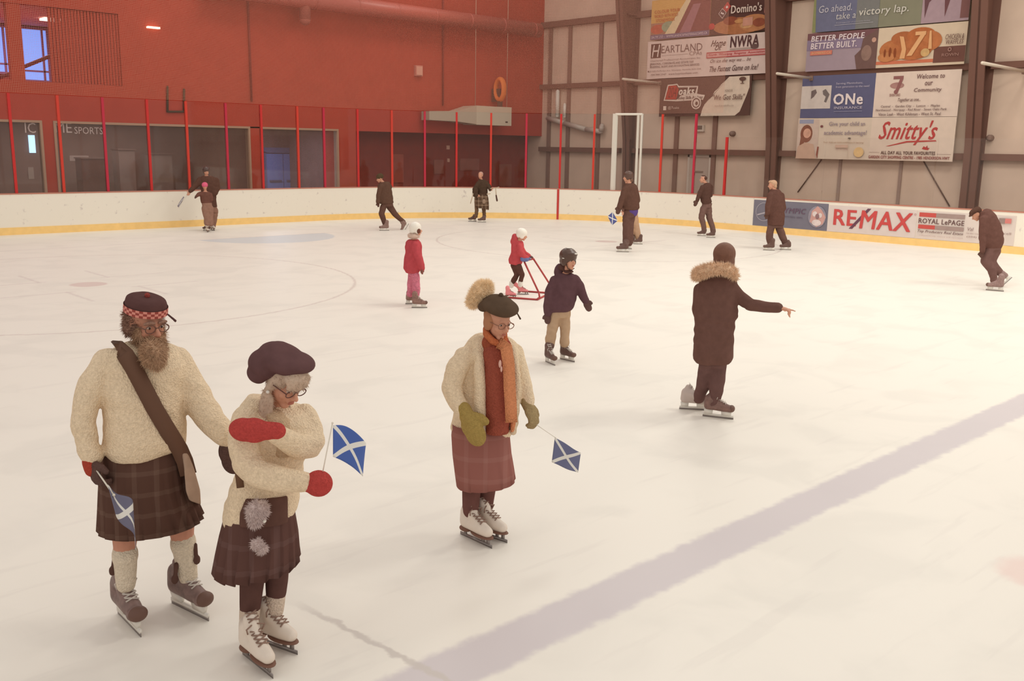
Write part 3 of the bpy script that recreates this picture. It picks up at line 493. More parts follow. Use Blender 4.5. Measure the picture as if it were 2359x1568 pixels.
# ads on the side boards
XA = HW-.012
banner('board_advert', 'blue sports centre advert on the boards with round face logo', -6.96, -9.57, 1.03, .21, XA, (124, 120, 132), [
  ('o', .15, .55, .115, .36, .94, (176, 168, 176)), ('p', [(.06, .45), (.24, .62), (.24, .56), (.06, .39)], (176, 168, 176)), ('t', 'OLYMPIC', .3, .56, .72, .76, (112, 88, 106), .15, .015), ('t', 'sports injury centre', .42, .38, .68, .46, (112, 100, 118), 0, .01),
  ('e', .87, .5, .115, .4, (150, 144, 156)), ('p', [(.78, .3), (.8, .7), (.87, .9), (.93, .74), (.98, .5), (.95, .24), (.87, .12)], (206, 160, 152)), ('e', .84, .6, .03, .1, (222, 208, 204)), ('e', .91, .56, .025, .09, (222, 208, 204)), ('e', .87, .28, .06, .12, (220, 204, 200)), ('e', .875, .52, .025, .1, (150, 116, 118))], 'advert', 'adverts on the side boards', .02)
banner('board_advert', 'white real estate advert with big red capitals and slash', -9.58, -12.3, 1.0, .21, XA, (220, 206, 200), [
  ('t', 'RE', .07, .26, .34, .86, (204, 82, 80), 0, .025), ('p', [(.26, .16), (.46, .95), (.5, .95), (.3, .16)], (112, 76, 92)), ('t', 'MAX', .38, .2, .96, .88, (204, 82, 80), .1, .02), ('o', .985, .84, .012, .04, .6, (190, 150, 150))], 'advert', 'adverts on the side boards', .02)
banner('board_advert', 'white realtor advert with two red and striped bars', -12.32, -14.95, 1.0, .21, XA, (220, 206, 198), [
  ('r', .02, .78, .2, .93, (200, 88, 82)), ('r', .2, .78, .5, .93, (164, 142, 136)), ('r', .02, .36, .2, .5, (200, 88, 82)), ('r', .2, .36, .5, .5, (164, 142, 136)), ('t', 'ROYAL LePAGE', .02, .55, .5, .73, (112, 84, 82), 0, .02), ('t', 'Top Producers Real Estate', .02, .2, .5, .32, (122, 94, 92), .3, .01), ('t', 'independently owned and operated', .04, .1, .5, .14, (190, 160, 154), 0, 0),
  ('t', 'Val', .54, .4, .6, .52, (140, 112, 110), .2, 0), ('t', 'Garden City', .53, .28, .66, .34, (160, 132, 128), 0, 0), ('t', '(204)', .54, .16, .64, .23, (150, 122, 118), 0, 0), ('t', 'cell', .9, .36, .97, .44, (150, 122, 118), 0, 0), ('r', .84, .72, .9, .9, (150, 130, 124)), ('r', .9, .74, .96, .9, (214, 130, 124))], 'advert', 'adverts on the side boards', .02)
# ================================================================= PEOPLE
SKIN = mat((206, 150, 124), .6, None, .25, .05, 14.)
SKIN_DIM = mat((196, 138, 114), .6, None, .25, .06, 14.)
EYEW = mat((206, 190, 176), .3); EYED = mat((70, 50, 44), .3); LIP = mat((180, 112, 94), .5)
STEEL = mat((150, 140, 136), .3, None, .5, metal=.4); WHITE = mat((232, 226, 216), .5)
LACE = mat((206, 196, 186), .8); SOLE = mat((124, 90, 76), .6)
Zv = Vector((0, 0, 1))
def strands(src, n, ln, m, name, parent, org, down=.3, w=.0025, seed=1):
    """a fuzzy coat of thin tapered hairs over a mesh"""
    rnd = random.Random(seed); bm = bmesh.new(); polys = src.polygons; vs = src.vertices; N = len(polys)
    for _ in range(n):
        p = polys[rnd.randrange(N)]; c = p.center; nn = p.normal
        d = (nn+Vector((rnd.uniform(-.6, .6), rnd.uniform(-.6, .6), rnd.uniform(-.6, .6)-down))).normalized()*ln*rnd.uniform(.5, 1.2)
        s, t = frame_of(d); a = c-nn*.003; v = [bm.verts.new(a+s*w), bm.verts.new(a-s*w*.5+t*w*.87), bm.verts.new(a-s*w*.5-t*w*.87), bm.verts.new(a+d)]
        for f in ((0, 1, 3), (1, 2, 3), (2, 0, 3)): bm.faces.new([v[i] for i in f])
    o = link(name, tomesh(bm, name, False, org), m, parent); return o
class Per:
    def __init__(s, label, foot, fa, vox=.012, group=None, k=1.):
        s.g = onz(*foot); s.g.z = 0; s.vox = vox; s.ends = []; s.label = label; s.k = k; s.group = group
        d = s.g-CAM; d.z = 0; s.D = d.length; s.C = -d.normalized(); s.R = s.C.cross(Zv)*-1
        if s.R.dot(RT) < 0: s.R = -s.R
        s.F = s.dir(fa); s.bmb = bmesh.new(); s.parts = []; s.fa = fa
    def dir(s, a): a = math.radians(a); return s.C*math.cos(a)+s.R*math.sin(a)
    def P(s, x, y, dep=0.):
        r = ray(x, y); t = (s.D-dep)/(-r.dot(s.C)); return CAM+r*t
    def m(s, p): return (p-CAM).dot(FW)/F
    def ch(s, pts):
        out = []
        for q in pts:
            p = s.P(q[0], q[1], q[3] if len(q) > 3 else 0.); out.append((p, q[2]*s.m(p)))
        return out
    def rows(s, bm, rows, n=28, sc=1., cap=True, pleat=0, pn=14, sq=2.):
        R = []
        for i, (x0, y0, x1, y1, hd, dp) in enumerate(rows):
            a, b = s.P(x0, y0, dp), s.P(x1, y1, dp); c = (a+b)/2; A = (b-a)/2*sc; B = s.C*hd*sc; ring = []
            for j in range(n):
                t = 2*math.pi*j/n; ct, st = math.cos(t), math.sin(t); e = 2./sq
                ct_, st_ = math.copysign(abs(ct)**e, ct), math.copysign(abs(st)**e, st); f = 1.
                if pleat: f = 1+pleat*(i/(len(rows)-1))*(((j*pn/n) % 1.)-.5)
                ring.append(c+A*ct_*f+B*st_*f)
            R.append(ring)
        rings(bm, R, cap); return R
    def part(s, name, bm, m, vox=None, smooth=4, parent=None, raw=False):
        me = tomesh(bm, name, True) if raw else remesh(bm, vox or s.vox, smooth)
        me.transform(Matrix.Translation(-s.g)); o = link(name, me, m, parent); s.parts.append(o) if parent is None else None; return o
    def fold(s, me, amp, fr=7.):
        n = len(me.vertices); co = np.empty(n*3, np.float32); no = np.empty(n*3, np.float32); me.vertices.foreach_get('co', co); me.vertex_normals.foreach_get('vector', no)
        co = co.reshape(-1, 3); no = no.reshape(-1, 3); q = (co+np.array(s.g))*fr; x, y, z = q.T; x = x+.8*np.sin(z*1.3+y); y = y+.8*np.sin(x*1.7+z*.9)
        d = .5*np.sin(x*2.1+z*3.4+1)*np.sin(y*2.3-z*1.2)+.3*np.sin(z*6.1+x*2.2-y*1.9)+.2*np.sin(x*5.3+y*4.7+z*2.)
        me.vertices.foreach_set('co', (co+no*d[:, None]*amp*.6).astype(np.float32).ravel())
    def garment(s, name, m, rows=None, chains=(), vox=None, skin=.72, sq=2.3, smooth=4, extra=None):
        bm = bmesh.new()
        if rows: s.rows(bm, rows, sq=sq)
        for c in chains: c_ = s.ch(c); chain(bm, c_, 14); s.ends.append(c_[-1])
        if extra: extra(bm)
        if skin:
            if rows: s.rows(s.bmb, rows, sc=skin)
            for c in chains: chain(s.bmb, [(p, r*skin) for p, r in s.ch(c)], 12)
        o = s.part(name, bm, m, vox, smooth); s.fold(o.data, .011 if s.vox < .01 else .014, 7. if s.vox < .01 else 6.); return o
    def skinchain(s, pts): c = s.ch(pts); chain(s.bmb, c, 12); s.ends.append(c[-1])
    def skirt(s, name, m, rows, pleat=.1, pn=16, n=96, jag=.02):
        bm = bmesh.new(); R = []
        bm2 = bmesh.new(); R = s.rows(bm2, rows, n=n, cap=False, pleat=pleat, pn=pn, sq=2.2); bm2.free()
        L = len(R)-1
        for j in range(n): R[L][j] = R[L][j]+Zv*(jag*((((j*pn/n) % 1.))-.5))
        rings(bm, R, False); o = s.part(name, bm, m, raw=True); md = o.modifiers.new('s', 'SOLIDIFY'); md.thickness = .006; return o
    # ---- head
    def head(s, cx, cy, h, yaw, pitch=0, dep=0, roll=0, neck=None, eyes=True, lips=True):
        a, b, c_ = math.radians(yaw), math.radians(pitch), math.radians(roll)
        f0 = s.C*math.cos(a)+s.R*math.sin(a); f = f0*math.cos(b)-Zv*math.sin(b); u = Zv*math.cos(b)+f0*math.sin(b); l = f.cross(u)
        l, u = l*math.cos(c_)+u*math.sin(c_), u*math.cos(c_)-l*math.sin(c_)
        s.hc, s.hx, s.hf, s.hu, s.hh = s.P(cx, cy, dep), l, f, u, h
        B = s.bmb; H_ = s.hp; E_ = lambda c, r, sub=2: ell(B, H_(*c), [q*h for q in r], (l, f, u), sub)
        E_((0, -.06, .64), (.32, .4, .36), 3); E_((0, .1, .38), (.245, .27, .34), 3); E_((0, .24, .1), (.12, .11, .095)); E_((0, .32, .6), (.21, .055, .045))
        chain(B, [(H_(0, .345, .56), .035*h), (H_(0, .43, .44), .045*h), (H_(0, .475, .385), .055*h)], 10); E_((0, .41, .355), (.085, .06, .045))
        for q in (-1, 1): E_((q*.15, .245, .37), (.1, .09, .11)); E_((q*.325, -.03, .47), (.04, .09, .13)); E_((q*.125, .3, .5), (.075, .05, .05))
        E_((0, .37, .235), (.1, .035, .045))
        nb = s.P(*neck) if neck else H_(0, -.15, -.35)
        chain(B, [(H_(0, -.06, .25), .19*h), (nb, .21*h)], 14)
        if eyes:
            for q in (-1, 1):
                bm = bmesh.new(); ell(bm, H_(q*.135, .325, .505), (.055*h, .035*h, .03*h), (l, f, u)); e = s.part('eye', bm, EYEW, raw=True)
                bm = bmesh.new(); ell(bm, H_(q*.135, .352, .503), (.027*h, .014*h, .026*h), (l, f, u)); s.part('iris', bm, EYED, raw=True, parent=e)
        if lips:
            bm = bmesh.new()
            for z in (.252, .218): ell(bm, H_(0, .392, z), (.085*h, .028*h, .02*h), (l, f, u))
            s.part('lips', bm, LIP, raw=True)
    def hp(s, x, y, z): return s.hc+(s.hx*x+s.hf*y+s.hu*(z-.5))*s.hh
    def blobs(s, name, m, L_, vox=None, smooth=3, parent=None, fur=None):
        bm = bmesh.new()
        for q in L_:
            if q[0] == 'w': chain(bm, s.ch(q[1]), 14)
            elif q[0] == 'e': ell(bm, s.hp(*q[1]), [r*s.hh for r in q[2]], (s.hx, s.hf, s.hu), 3)
            else: chain(bm, [(s.hp(*p), r*s.hh) for p, r in q[1]], 14)
        o = s.part(name, bm, m, vox, smooth, parent)
        if fur: s.parts.append(strands(o.data, fur[0], fur[1], m, fur[2], None, (0, 0, 0), *fur[3:])); s.parts[-1].parent = o; s.parts.pop()
        return o
    def glasses(s, m):
        bm = bmesh.new(); h = s.hh
        for q in (-1, 1):
            c = (q*.15, .41, .5); P_ = [(s.hp(c[0]+.115*math.cos(t*math.pi/9), c[1], c[2]+.085*math.sin(t*math.pi/9)), .011*h) for t in range(19)]
            chain(bm, P_, 6, False); chain(bm, [(s.hp(q*.265, .41, .52), .012*h), (s.hp(q*.34, .0, .5), .012*h)], 6, False)
        chain(bm, [(s.hp(-.04, .42, .52), .011*h), (s.hp(.04, .42, .52), .011*h)], 6, False); s.part('glasses', bm, m, raw=True)
    # ---- hand: palm, four fingers of different length, thumb
    def hand(s, w, tip, kind='bare', m=None, curl=.5, palm=None, thumb=1, k=1., point=False, fist=False):
        W_ = s.P(*w); T = s.P(*tip); d = (T-W_).normalized(); n = (palm if palm is not None else s.C); n = (n-d*n.dot(d)).normalized(); t = d.cross(n).normalized()*(thumb or 1)
        k *= s.k; tgt = [s.bmb] if kind == 'bare' else [s.bmb, bmesh.new()]
        for gi, bm in enumerate(tgt):
            e = .0 if gi == 0 else (.0045 if kind == 'glove' else .008); g = 1. if kind == 'bare' else (.92 if gi == 0 else 1.)
            ell(bm, W_+d*.052*k, ((.05+e)*k, (.041+e)*k, (.016+e)*k), (d, t, n), 3); chain(bm, [(W_-d*.03*k, (.027+e)*k), (W_+d*.02*k, (.026+e)*k)], 10)
            for i in range(0 if fist and kind == 'mitten' else 4):
                root = W_+d*(.088-.004*abs(i-1))*k+t*(.029-.0195*i)*k; L_ = (.07, .079, .073, .056)[i]*k*g; c = curl
                if point: c = .05 if i == 0 else 1.25
                if kind == 'mitten' and gi: continue
                dd = d; p = root; pts = [(p, (.0095+e)*k)]
                for j, fr in enumerate((.42, .32, .26)):
                    a = c*(.5, .9, .6)[j] if not fist else (1.3, 1.5, .9)[j]; dd = (dd*math.cos(a)+dd.cross(t).normalized()*(-1 if dd.cross(t).dot(n) < 0 else 1)*math.sin(a)).normalized()
                    p = p+dd*L_*fr; pts.append((p, (.009-.0012*j+e)*k))
                chain(bm, pts, 8)
            if kind == 'mitten' and gi and fist: ell(bm, W_+d*.05*k, (.06*k, .058*k, .045*k), (d, t, n), 3); ell(bm, W_+d*.05*k+n*.03*k-t*.02*k, (.04*k, .02*k, .02*k), (d, t, n), 2); chain(bm, [(W_-d*.035*k, .036*k), (W_+d*.02*k, .04*k)], 12); continue
            if kind == 'mitten' and gi:
                dd = (d*math.cos(curl*.5)+n*math.sin(curl*.5)).normalized(); ell(bm, W_+d*.068*k, (.07*k, .055*k, .036*k), (d, t, n), 3); ell(bm, W_+d*.085*k+dd*.025*k, (.066*k, .052*k, .034*k), (dd, t, dd.cross(t)), 3); chain(bm, [(W_-d*.03*k, .038*k), (W_+d*.04*k, .042*k)], 12)
            if thumb == 0 or (fist and kind == 'mitten'): continue
            p = W_+d*.028*k+t*.034*k; dd = (d*.62+t*.68+n*.35).normalized(); q = p+dd*.034*k; d2 = (dd*.6+d*.7+n*.3).normalized()
            chain(bm, [(p, (.0125+e*1.6)*k), (q, (.0115+e*1.6)*k), (q+d2*.03*k*g, (.0095+e*1.5)*k)], 8)
        if kind != 'bare': s.part('mitten' if kind == 'mitten' else 'glove', tgt[1], m, min(s.vox, .007 if s.vox < .01 else s.vox), 2)
        return W_+d*.085*k+n*.022*k
    # ---- skate; heel and toe of the blade on the ice
    def skate(s, kind, toe, ang, m, k=1., heel3=None, toe3=None, shaft=None, fold=False):
        if toe3 is None:
            T = onz(*toe); T.z = 0; d = s.dir(ang); Hh = T-d*.285*k
        else: Hh = heel3; T = toe3; d = (T-Hh).normalized(); T = Hh+d*.285*k
        up = (Zv-d*Zv.dot(d)).normalized(); t = d.cross(up); Q = lambda x, z, y=0: Hh+d*x*k+up*z*k+t*y*k
        hk = kind == 'hockey'; z0 = .07 if hk else .062
        if shaft is None:
            es = [(e[0]-Q(.05, z0+.2)).length for e in s.ends if e[0].z < .75] or [9]
            if min(es) < .24*k+.04: shaft = [e for e in s.ends if e[0].z < .75][es.index(min(es))]; shaft = (shaft[0]*.75+Q(.05, z0+.2)*.25, max(shaft[1]*1.02, .05*k))
        bm = bmesh.new()
        chain(bm, [(Q(.035, z0+.045), .043*k), (Q(.1, z0+.045), .043*k), (Q(.19, z0+.042), .045*k), (Q(.245, z0+.034), .036*k)], 14)
        chain(bm, [(Q(.04, z0+.05), .046*k), (Q(.045, z0+.12), .045*k), (shaft[0], shaft[1]) if shaft else (Q(.05, z0+.205), .057*k)], 14)
        chain(bm, [(Q(.2, z0+.05), .036*k), (Q(.11, z0+.095), .038*k), (Q(.075, z0+.17), .038*k)], 12)
        if hk: ell(bm, Q(.25, z0+.034), (.04*k, .05*k, .036*k), (d, t, up), 3)
        b = s.part('skate', bm, m, min(s.vox, .012), 3)
        if s.vox <= .013 or not hk:
            bm = bmesh.new()
            for i in range(6 if s.vox < .013 else 4):
                x = .205-.022*i; z = z0+.072+.011*i+(.012*i if i > 3 else 0)
                for sg in (-1, 1): cone(bm, Q(x, z+.012, -.03*sg), Q(x-.012, z+.026, .03*sg), .004*k, .004*k, 5)
            for sg in (-1, 1): chain(bm, [(Q(.11, z0+.16), .004*k), (Q(.13, z0+.15, sg*.05), .004*k), (Q(.12, z0+.12, sg*.04), .004*k)], 5)
            s.part('laces', bm, LACE if hk else mat((150, 122, 108), .8), raw=True, parent=b)
        bm = bmesh.new()
        if hk:
            for x0, x1 in ((.0, .085), (.165, .265)): rings(bm, [[Q(a, z0+.01, y) for a, y in ((x0, -.016), (x1, -.016), (x1, .016), (x0, .016))], [Q(a, .03, y) for a, y in ((x0+.005, -.007), (x1-.005, -.007), (x1-.005, .007), (x0+.005, .007))]])
            rings(bm, [[Q(a, z, y) for a, y in ((-.01, -.006), (.285, -.006), (.285, .006), (-.01, .006))] for z in (.018, .036)]); s.part('blade_holder', bm, WHITE, raw=True, parent=b)
            bm = bmesh.new(); ell(bm, Q(.262, z0+.036), (.034*k, .046*k, .036*k), (d, t, up), 3); s.part('toe_cap', bm, mat((112, 84, 74), .5), raw=True, parent=b)
        else:
            ell(bm, Q(.19, z0), (.1*k, .047*k, .012*k), (d, t, up), 3); ell(bm, Q(.035, z0-.002), (.05*k, .04*k, .02*k), (d, t, up), 3); s.part('sole', bm, SOLE, raw=True, parent=b)
            bm = bmesh.new()
            for x in (.03, .2, .25): rings(bm, [[Q(a, z, y) for a, y in ((x-.012, -.004), (x+.012, -.004), (x+.012, .004), (x-.012, .004))] for z in (.02, z0-.004)])
        rings(bm, [[Q(a, z, y) for a, y in ((-.02, -.0022), (.285, -.0022), (.29, .0022), (-.02, .0022))] for z in (.0, .022)]) if not hk else None
        if hk: bm = bmesh.new(); rings(bm, [[Q(a, z, y) for a, y in ((-.012, -.002), (.285, -.002), (.287, .002), (-.012, .002))] for z in (.0, .02)])
        s.part('blade', bm, STEEL, raw=True, parent=b)
        chain(s.bmb, [((shaft[0]*.8+Q(.05, z0+.12)*.2) if shaft else Q(.05, z0+.16), .033*k), (Q(.045, z0+.06), .03*k), (Q(.12, z0+.045), .028*k), (Q(.19, z0+.04), .024*k)], 10)
        return b
    def done(s, skin=SKIN, vox=None):
        me = remesh(s.bmb, vox or s.vox*.8, 2); me.transform(Matrix.Translation(-s.g)); b = link('person', me, skin, None, s.g); tag(b, s.label, 'person', s.group)
        for o in s.parts: o.parent = b
        s.body = b; return b
def flag_mat(blue):
    m = bpy.data.materials.new('saltire'); m.use_nodes = True; nt = m.node_tree; b = nt.nodes['Principled BSDF']; b.inputs['Roughness'].default_value = .8
    uv = nt.nodes.new('ShaderNodeUVMap'); uv.uv_map = 'uv'; sp_ = nt.nodes.new('ShaderNodeSeparateXYZ'); nt.links.new(uv.outputs[0], sp_.inputs[0]); u, v = sp_.outputs[0], sp_.outputs[1]
    a = math_(nt, 'LESS_THAN', math_(nt, 'ABSOLUTE', math_(nt, 'SUBTRACT', u, v)), .075); c = math_(nt, 'LESS_THAN', math_(nt, 'ABSOLUTE', math_(nt, 'SUBTRACT', math_(nt, 'ADD', u, v), 1)), .075)
    mx = nt.nodes.new('ShaderNodeMix'); mx.data_type = 'RGBA'; mx.inputs[6].default_value = (*lin(blue), 1); mx.inputs[7].default_value = (*lin((230, 228, 222)), 1); nt.links.new(math_(nt, 'MAXIMUM', a, c), mx.inputs[0]); nt.links.new(mx.outputs[2], b.inputs['Base Color']); return m
def flag(s, label, pole, corners, blue, wave=.02, r=.003, bow=0.):
    """corners: top-left, top-right, bottom-right, bottom-left as (px, py, depth)"""
    p0, p1 = s.P(*pole[0]) if not isinstance(pole[0], Vector) else pole[0], s.P(*pole[1])
    o = bpy.data.objects.new('hand_flag', None); COL.objects.link(o); o.location = p0; tag(o, label, 'flag')
    bm = bmesh.new(); cone(bm, p0, p1, r, r, 8); ell(bm, p1, (r*2,)*3); link('pole', tomesh(bm, 'pole', True, p0), mat((226, 218, 204), .5), o)
    A, B, C_, D_ = [s.P(*c) for c in corners]; bm = bmesh.new(); uvl = bm.loops.layers.uv.new('uv'); n = 14; nn = (B-A).cross(D_-A).normalized(); G = []
    for i in range(n+1):
        for j in range(n+1):
            u, v = i/n, j/n; p = (A*(1-u)+B*u)*(1-v)+(D_*(1-u)+C_*u)*v; p = p+nn*wave*math.sin(u*6.3+v*1.5)*u+(A-D_).normalized()*bow*math.sin(u*math.pi)*(1-.5*v); G.append(bm.verts.new(p))
    for i in range(n):
        for j in range(n):
            q = [(i, j), (i+1, j), (i+1, j+1), (i, j+1)]; f = bm.faces.new([G[a*(n+1)+b] for a, b in q])
            for l, (a, b) in zip(f.loops, q): l[uvl].uv = (a/n, 1-b/n)
    c = link('flag_cloth', tomesh(bm, 'flag', True, p0), flag_mat(blue), o); c.modifiers.new('s', 'SOLIDIFY').thickness = .0015; return o
def tartan(base, line, sc=14., amt=.4):
    m = bpy.data.materials.new('tartan'); m.use_nodes = True; nt = m.node_tree; b = nt.nodes['Principled BSDF']; b.inputs['Roughness'].default_value = .95; b.inputs['Specular IOR Level'].default_value = .05
    tc = nt.nodes.new('ShaderNodeTexCoord'); sp_ = nt.nodes.new('ShaderNodeSeparateXYZ'); nt.links.new(tc.outputs['Object'], sp_.inputs[0]); ms = []
    xy = math_(nt, 'ADD', math_(nt, 'MULTIPLY', sp_.outputs[0], .8), math_(nt, 'MULTIPLY', sp_.outputs[1], -.8))
    for v in (xy, sp_.outputs[2]): ms.append(math_(nt, 'LESS_THAN', math_(nt, 'FRACT', math_(nt, 'MULTIPLY', v, sc)), .22))
    mx = nt.nodes.new('ShaderNodeMix'); mx.data_type = 'RGBA'; mx.inputs[6].default_value = (*lin(base), 1); mx.inputs[7].default_value = (*lin(line), 1)
    nt.links.new(math_(nt, 'MULTIPLY', math_(nt, 'ADD', ms[0], ms[1]), amt), mx.inputs[0]); nt.links.new(mx.outputs[2], b.inputs['Base Color']); return m
DARK = cloth((96, 70, 62)); DARK2 = cloth((104, 76, 70)); BOOT = mat((104, 78, 70), .5, .1, .3, .08, 20.); CREAM = knit((236, 213, 182)); HKB = mat((128, 104, 98), .5, .15, .3, .2, 30.)  # dark tones lifted and warmed: veiling haze is put into these base colours

# ---------------- 1 bearded man in kilt
p = Per('bearded man in cream knitted sweater, dark kilt and diced cap skating at front left', (370, 1418), 25, .009)
p.head(337, 742, .25, 30, 12, 0, 0, (332, 815, -.03))
p.garment('sweater', CREAM, [(292, 790, 384, 790, .07, -.02), (258, 803, 410, 801, .12, -.01), (226, 835, 436, 835, .15, 0), (222, 885, 432, 885, .165, .01), (235, 940, 428, 940, .18, .02), (237, 1000, 431, 1000, .2, .04), (234, 1028, 428, 1018, .2, .04), (246, 1050, 402, 1032, .185, .04)],
  [[(250, 832, 34, .02), (216, 885, 35, .06), (196, 935, 30, .08), (192, 975, 28, .1), (201, 1020, 25, .12), (211, 1052, 25, .14)], [(410, 832, 34, -.02), (436, 885, 36, .02), (464, 935, 35, .08), (492, 975, 32, .15), (519, 1001, 28, .2)]])
for c in ([(288, 1150, 40, .03), (288, 1215, 31, .06), (287, 1262, 25, .06), (289, 1300, 23, .05), (290, 1335, 18, .05)], [(396, 1140, 40, -.02), (416, 1205, 31, .02), (421, 1242, 25, .02), (428, 1285, 22, .01), (434, 1325, 17, .0)]): p.skinchain(c)
p.skirt('kilt', tartan((92, 66, 57), (122, 98, 86), 9, .28), [(236, 1040, 424, 1020, .19, .03), (229, 1075, 430, 1065, .2, .03), (227, 1130, 438, 1110, .21, .03), (226, 1180, 452, 1148, .22, .02), (225, 1222, 468, 1186, .23, .02)], .1, 22, 132, .012)
SOCK = knit((226, 210, 188))
for c in ([(288, 1278, 27, .06), (289, 1305, 25.5, .05), (290, 1345, 22, .05)], [(422, 1250, 27, .02), (428, 1288, 25, .01), (434, 1330, 21, .0)]):
    bm = bmesh.new(); chain(bm, p.ch(c), 16); (x, y, r, dd) = c[0]; chain(bm, p.ch([(x, y-6, r+2, dd), (x, y+6, r+2, dd)]), 16); p.part('sock', bm, SOCK, .008)
for x, y, dx in ((264, 1280, -3), (449, 1255, 3), (406, 1300, -2)):
    bm = bmesh.new(); q = p.ch([(x, y, 6, .05), (x+dx, y+26, 5, .05)]); chain(bm, q, 8); ell(bm, p.P(x+dx*1.5, y+34, .05), (.022, .012, .03)); p.part('sock_flash', bm, DARK, .006, 1)
p.skate('hockey', (325, 1467), 20, HKB, 1.14); p.skate('hockey', (481, 1430), 32, HKB, 1.14)
GLV = knit((100, 76, 70))
hw = p.hand((212, 1062, .15), (224, 1110, .2), 'glove', GLV, .9, p.R*.6-p.C*.3, 1, 1.05)
bm = bmesh.new(); chain(bm, p.ch([(208, 1062, 19, .15), (212, 1082, 17, .16)]), 14); p.part('glove_cuff', bm, knit((178, 74, 58)), .008)
p.hand((524, 1010, .19), (538, 1066, .18), 'mitten', GLV, .3, p.C, 0, 1.15)
# strap, bag
def band(pr, name, pts, w, m, th=.012, parent=None):
    bm = bmesh.new(); V = []
    for i, (x, y, dp) in enumerate(pts):
        a = pr.P(x, y, dp); b = pr.P(*pts[min(i+1, len(pts)-1)]); c = pr.P(*pts[max(i-1, 0)]); t = (b-c).normalized(); sd = t.cross(pr.C).normalized(); up_ = sd.cross(t).normalized()
        V.append([a+sd*w/2+up_*th/2, a-sd*w/2+up_*th/2, a-sd*w/2-up_*th/2, a+sd*w/2-up_*th/2])
    rings(bm, V); return pr.part(name, bm, m, raw=True, parent=parent)
band(p, 'shoulder_strap', [(269, 800, .0), (275, 803, .08), (288, 816, .135), (308, 848, .165), (330, 890, .185), (356, 940, .2), (380, 980, .22), (400, 1012, .215), (414, 1035, .2), (426, 1062, .19), (434, 1092, .19)], .083, mat((104, 74, 58), .6))
bm = bmesh.new(); rings(bm, [[p.P(x, y, dd) for x, y, dd in r] for r in ([(418, 1040, .2), (432, 1040, .2), (432, 1042, .02), (418, 1042, .02)], [(424, 1075, .26), (447, 1078, .24), (447, 1080, .0), (424, 1080, .02)], [(428, 1130, .27), (461, 1128, .24), (461, 1128, -.02), (428, 1132, .0)], [(436, 1152, .25), (463, 1162, .22), (463, 1162, .0), (436, 1154, .02)])]); p.part('shoulder_bag', bm, cloth((176, 148, 128)), .01, 4)
# cap, band, hair, beard, glasses
bm = bmesh.new(); cp = [(.0, -.05, .7, .40, .44), (0, -.05, .82, .41, .45), (0, -.05, .93, .40, .44), (0, -.06, 1.0, .37, .43), (0, -.06, 1.05, .26, .36)]
def cap_rings(pr, cp, n=32, dip=0.):
    return [[pr.hp(x+a*math.cos(2*math.pi*i/n), y+b*math.sin(2*math.pi*i/n), z-(dip*math.exp(-(math.cos(2*math.pi*i/n)/.35)**2) if j > 2 else 0)) for i in range(n)] for j, (x, y, z, a, b) in enumerate(cp)]
rings(bm, cap_rings(p, cp, 32, .02)); cap = p.part('cap', bm, cloth((92, 64, 62)), .007, 3)
def check_mat(a_, b_, n=40):
    m = bpy.data.materials.new('dice'); m.use_nodes = True; nt = m.node_tree; b = nt.nodes['Principled BSDF']; uv = nt.nodes.new('ShaderNodeUVMap'); uv.uv_map = 'uv'; ck = nt.nodes.new('ShaderNodeTexChecker'); ck.inputs[1].default_value = (*lin(a_), 1); ck.inputs[2].default_value = (*lin(b_), 1); ck.inputs[3].default_value = 1; nt.links.new(uv.outputs[0], ck.inputs[0]); nt.links.new(ck.outputs[0], b.inputs['Base Color']); b.inputs['Roughness'].default_value = .9; return m
bm = bmesh.new(); uvl = bm.loops.layers.uv.new('uv'); RR = cap_rings(p, [(0, -.05, .72, .425, .465), (0, -.05, .87, .425, .465)], 48); V = [[bm.verts.new(q) for q in r] for r in RR]
for i in range(48):
    f = bm.faces.new((V[0][i], V[0][(i+1) % 48], V[1][(i+1) % 48], V[1][i]))
    for l, (a, b) in zip(f.loops, ((i, 0), (i+1, 0), (i+1, 1), (i, 1))): l[uvl].uv = (a*.75+.001, b*3+.001)
p.part('diced_band', bm, check_mat((214, 140, 126), (150, 66, 58)), raw=True, parent=cap)
p.blobs('toorie', knit((150, 70, 64)), [('e', (0, -.02, 1.08), (.06, .06, .06))], .006, 1, cap)
bm = bmesh.new(); chain(bm, [(p.hp(-.1, -.46, .8), .02), (p.hp(-.16, -.52, .62), .014)], 8); chain(bm, [(p.hp(-.29, .3, .74), .006), (p.hp(-.4, .42, .62), .008)], 6); p.part('ribbon', bm, cloth((92, 64, 62)), .006, 1, cap)
GREY = mat((150, 116, 100), .9, .4, .1, .2, 60.)
p.blobs('hair', GREY, [('e', (0, -.16, .55), (.36, .36, .3)), ('e', (-.28, -.12, .38), (.12, .22, .2)), ('e', (.3, -.1, .4), (.08, .2, .2)), ('e', (0, -.35, .3), (.28, .16, .2))], .009, 3, None, (2600, .03, 'hair_strands', .4))
p.blobs('beard', mat((182, 148, 120), .9, .4, .1, .2, 60.), [('e', (0, .26, .1), (.28, .2, .2)), ('e', (0, .42, -.1), (.27, .2, .24)), ('w', [(350, 808, 25, .13), (354, 820, 25, .18), (358, 832, 17, .2), (361, 842, 8, .2)]), ('e', (-.24, .1, .28), (.07, .16, .2)), ('e', (.24, .1, .28), (.07, .16, .2)), ('c', [((-.16, .37, .27), .05), ((0, .42, .31), .06), ((.16, .37, .27), .05)])], .008, 3, None, (4200, .035, 'beard_strands', .9))
p.glasses(mat((120, 88, 76), .4))
bm = bmesh.new()
for q in (-1, 1): chain(bm, [(p.hp(q*.06, .385, .615), .008), (p.hp(q*.15, .385, .635), .01), (p.hp(q*.24, .33, .6), .007)], 8)
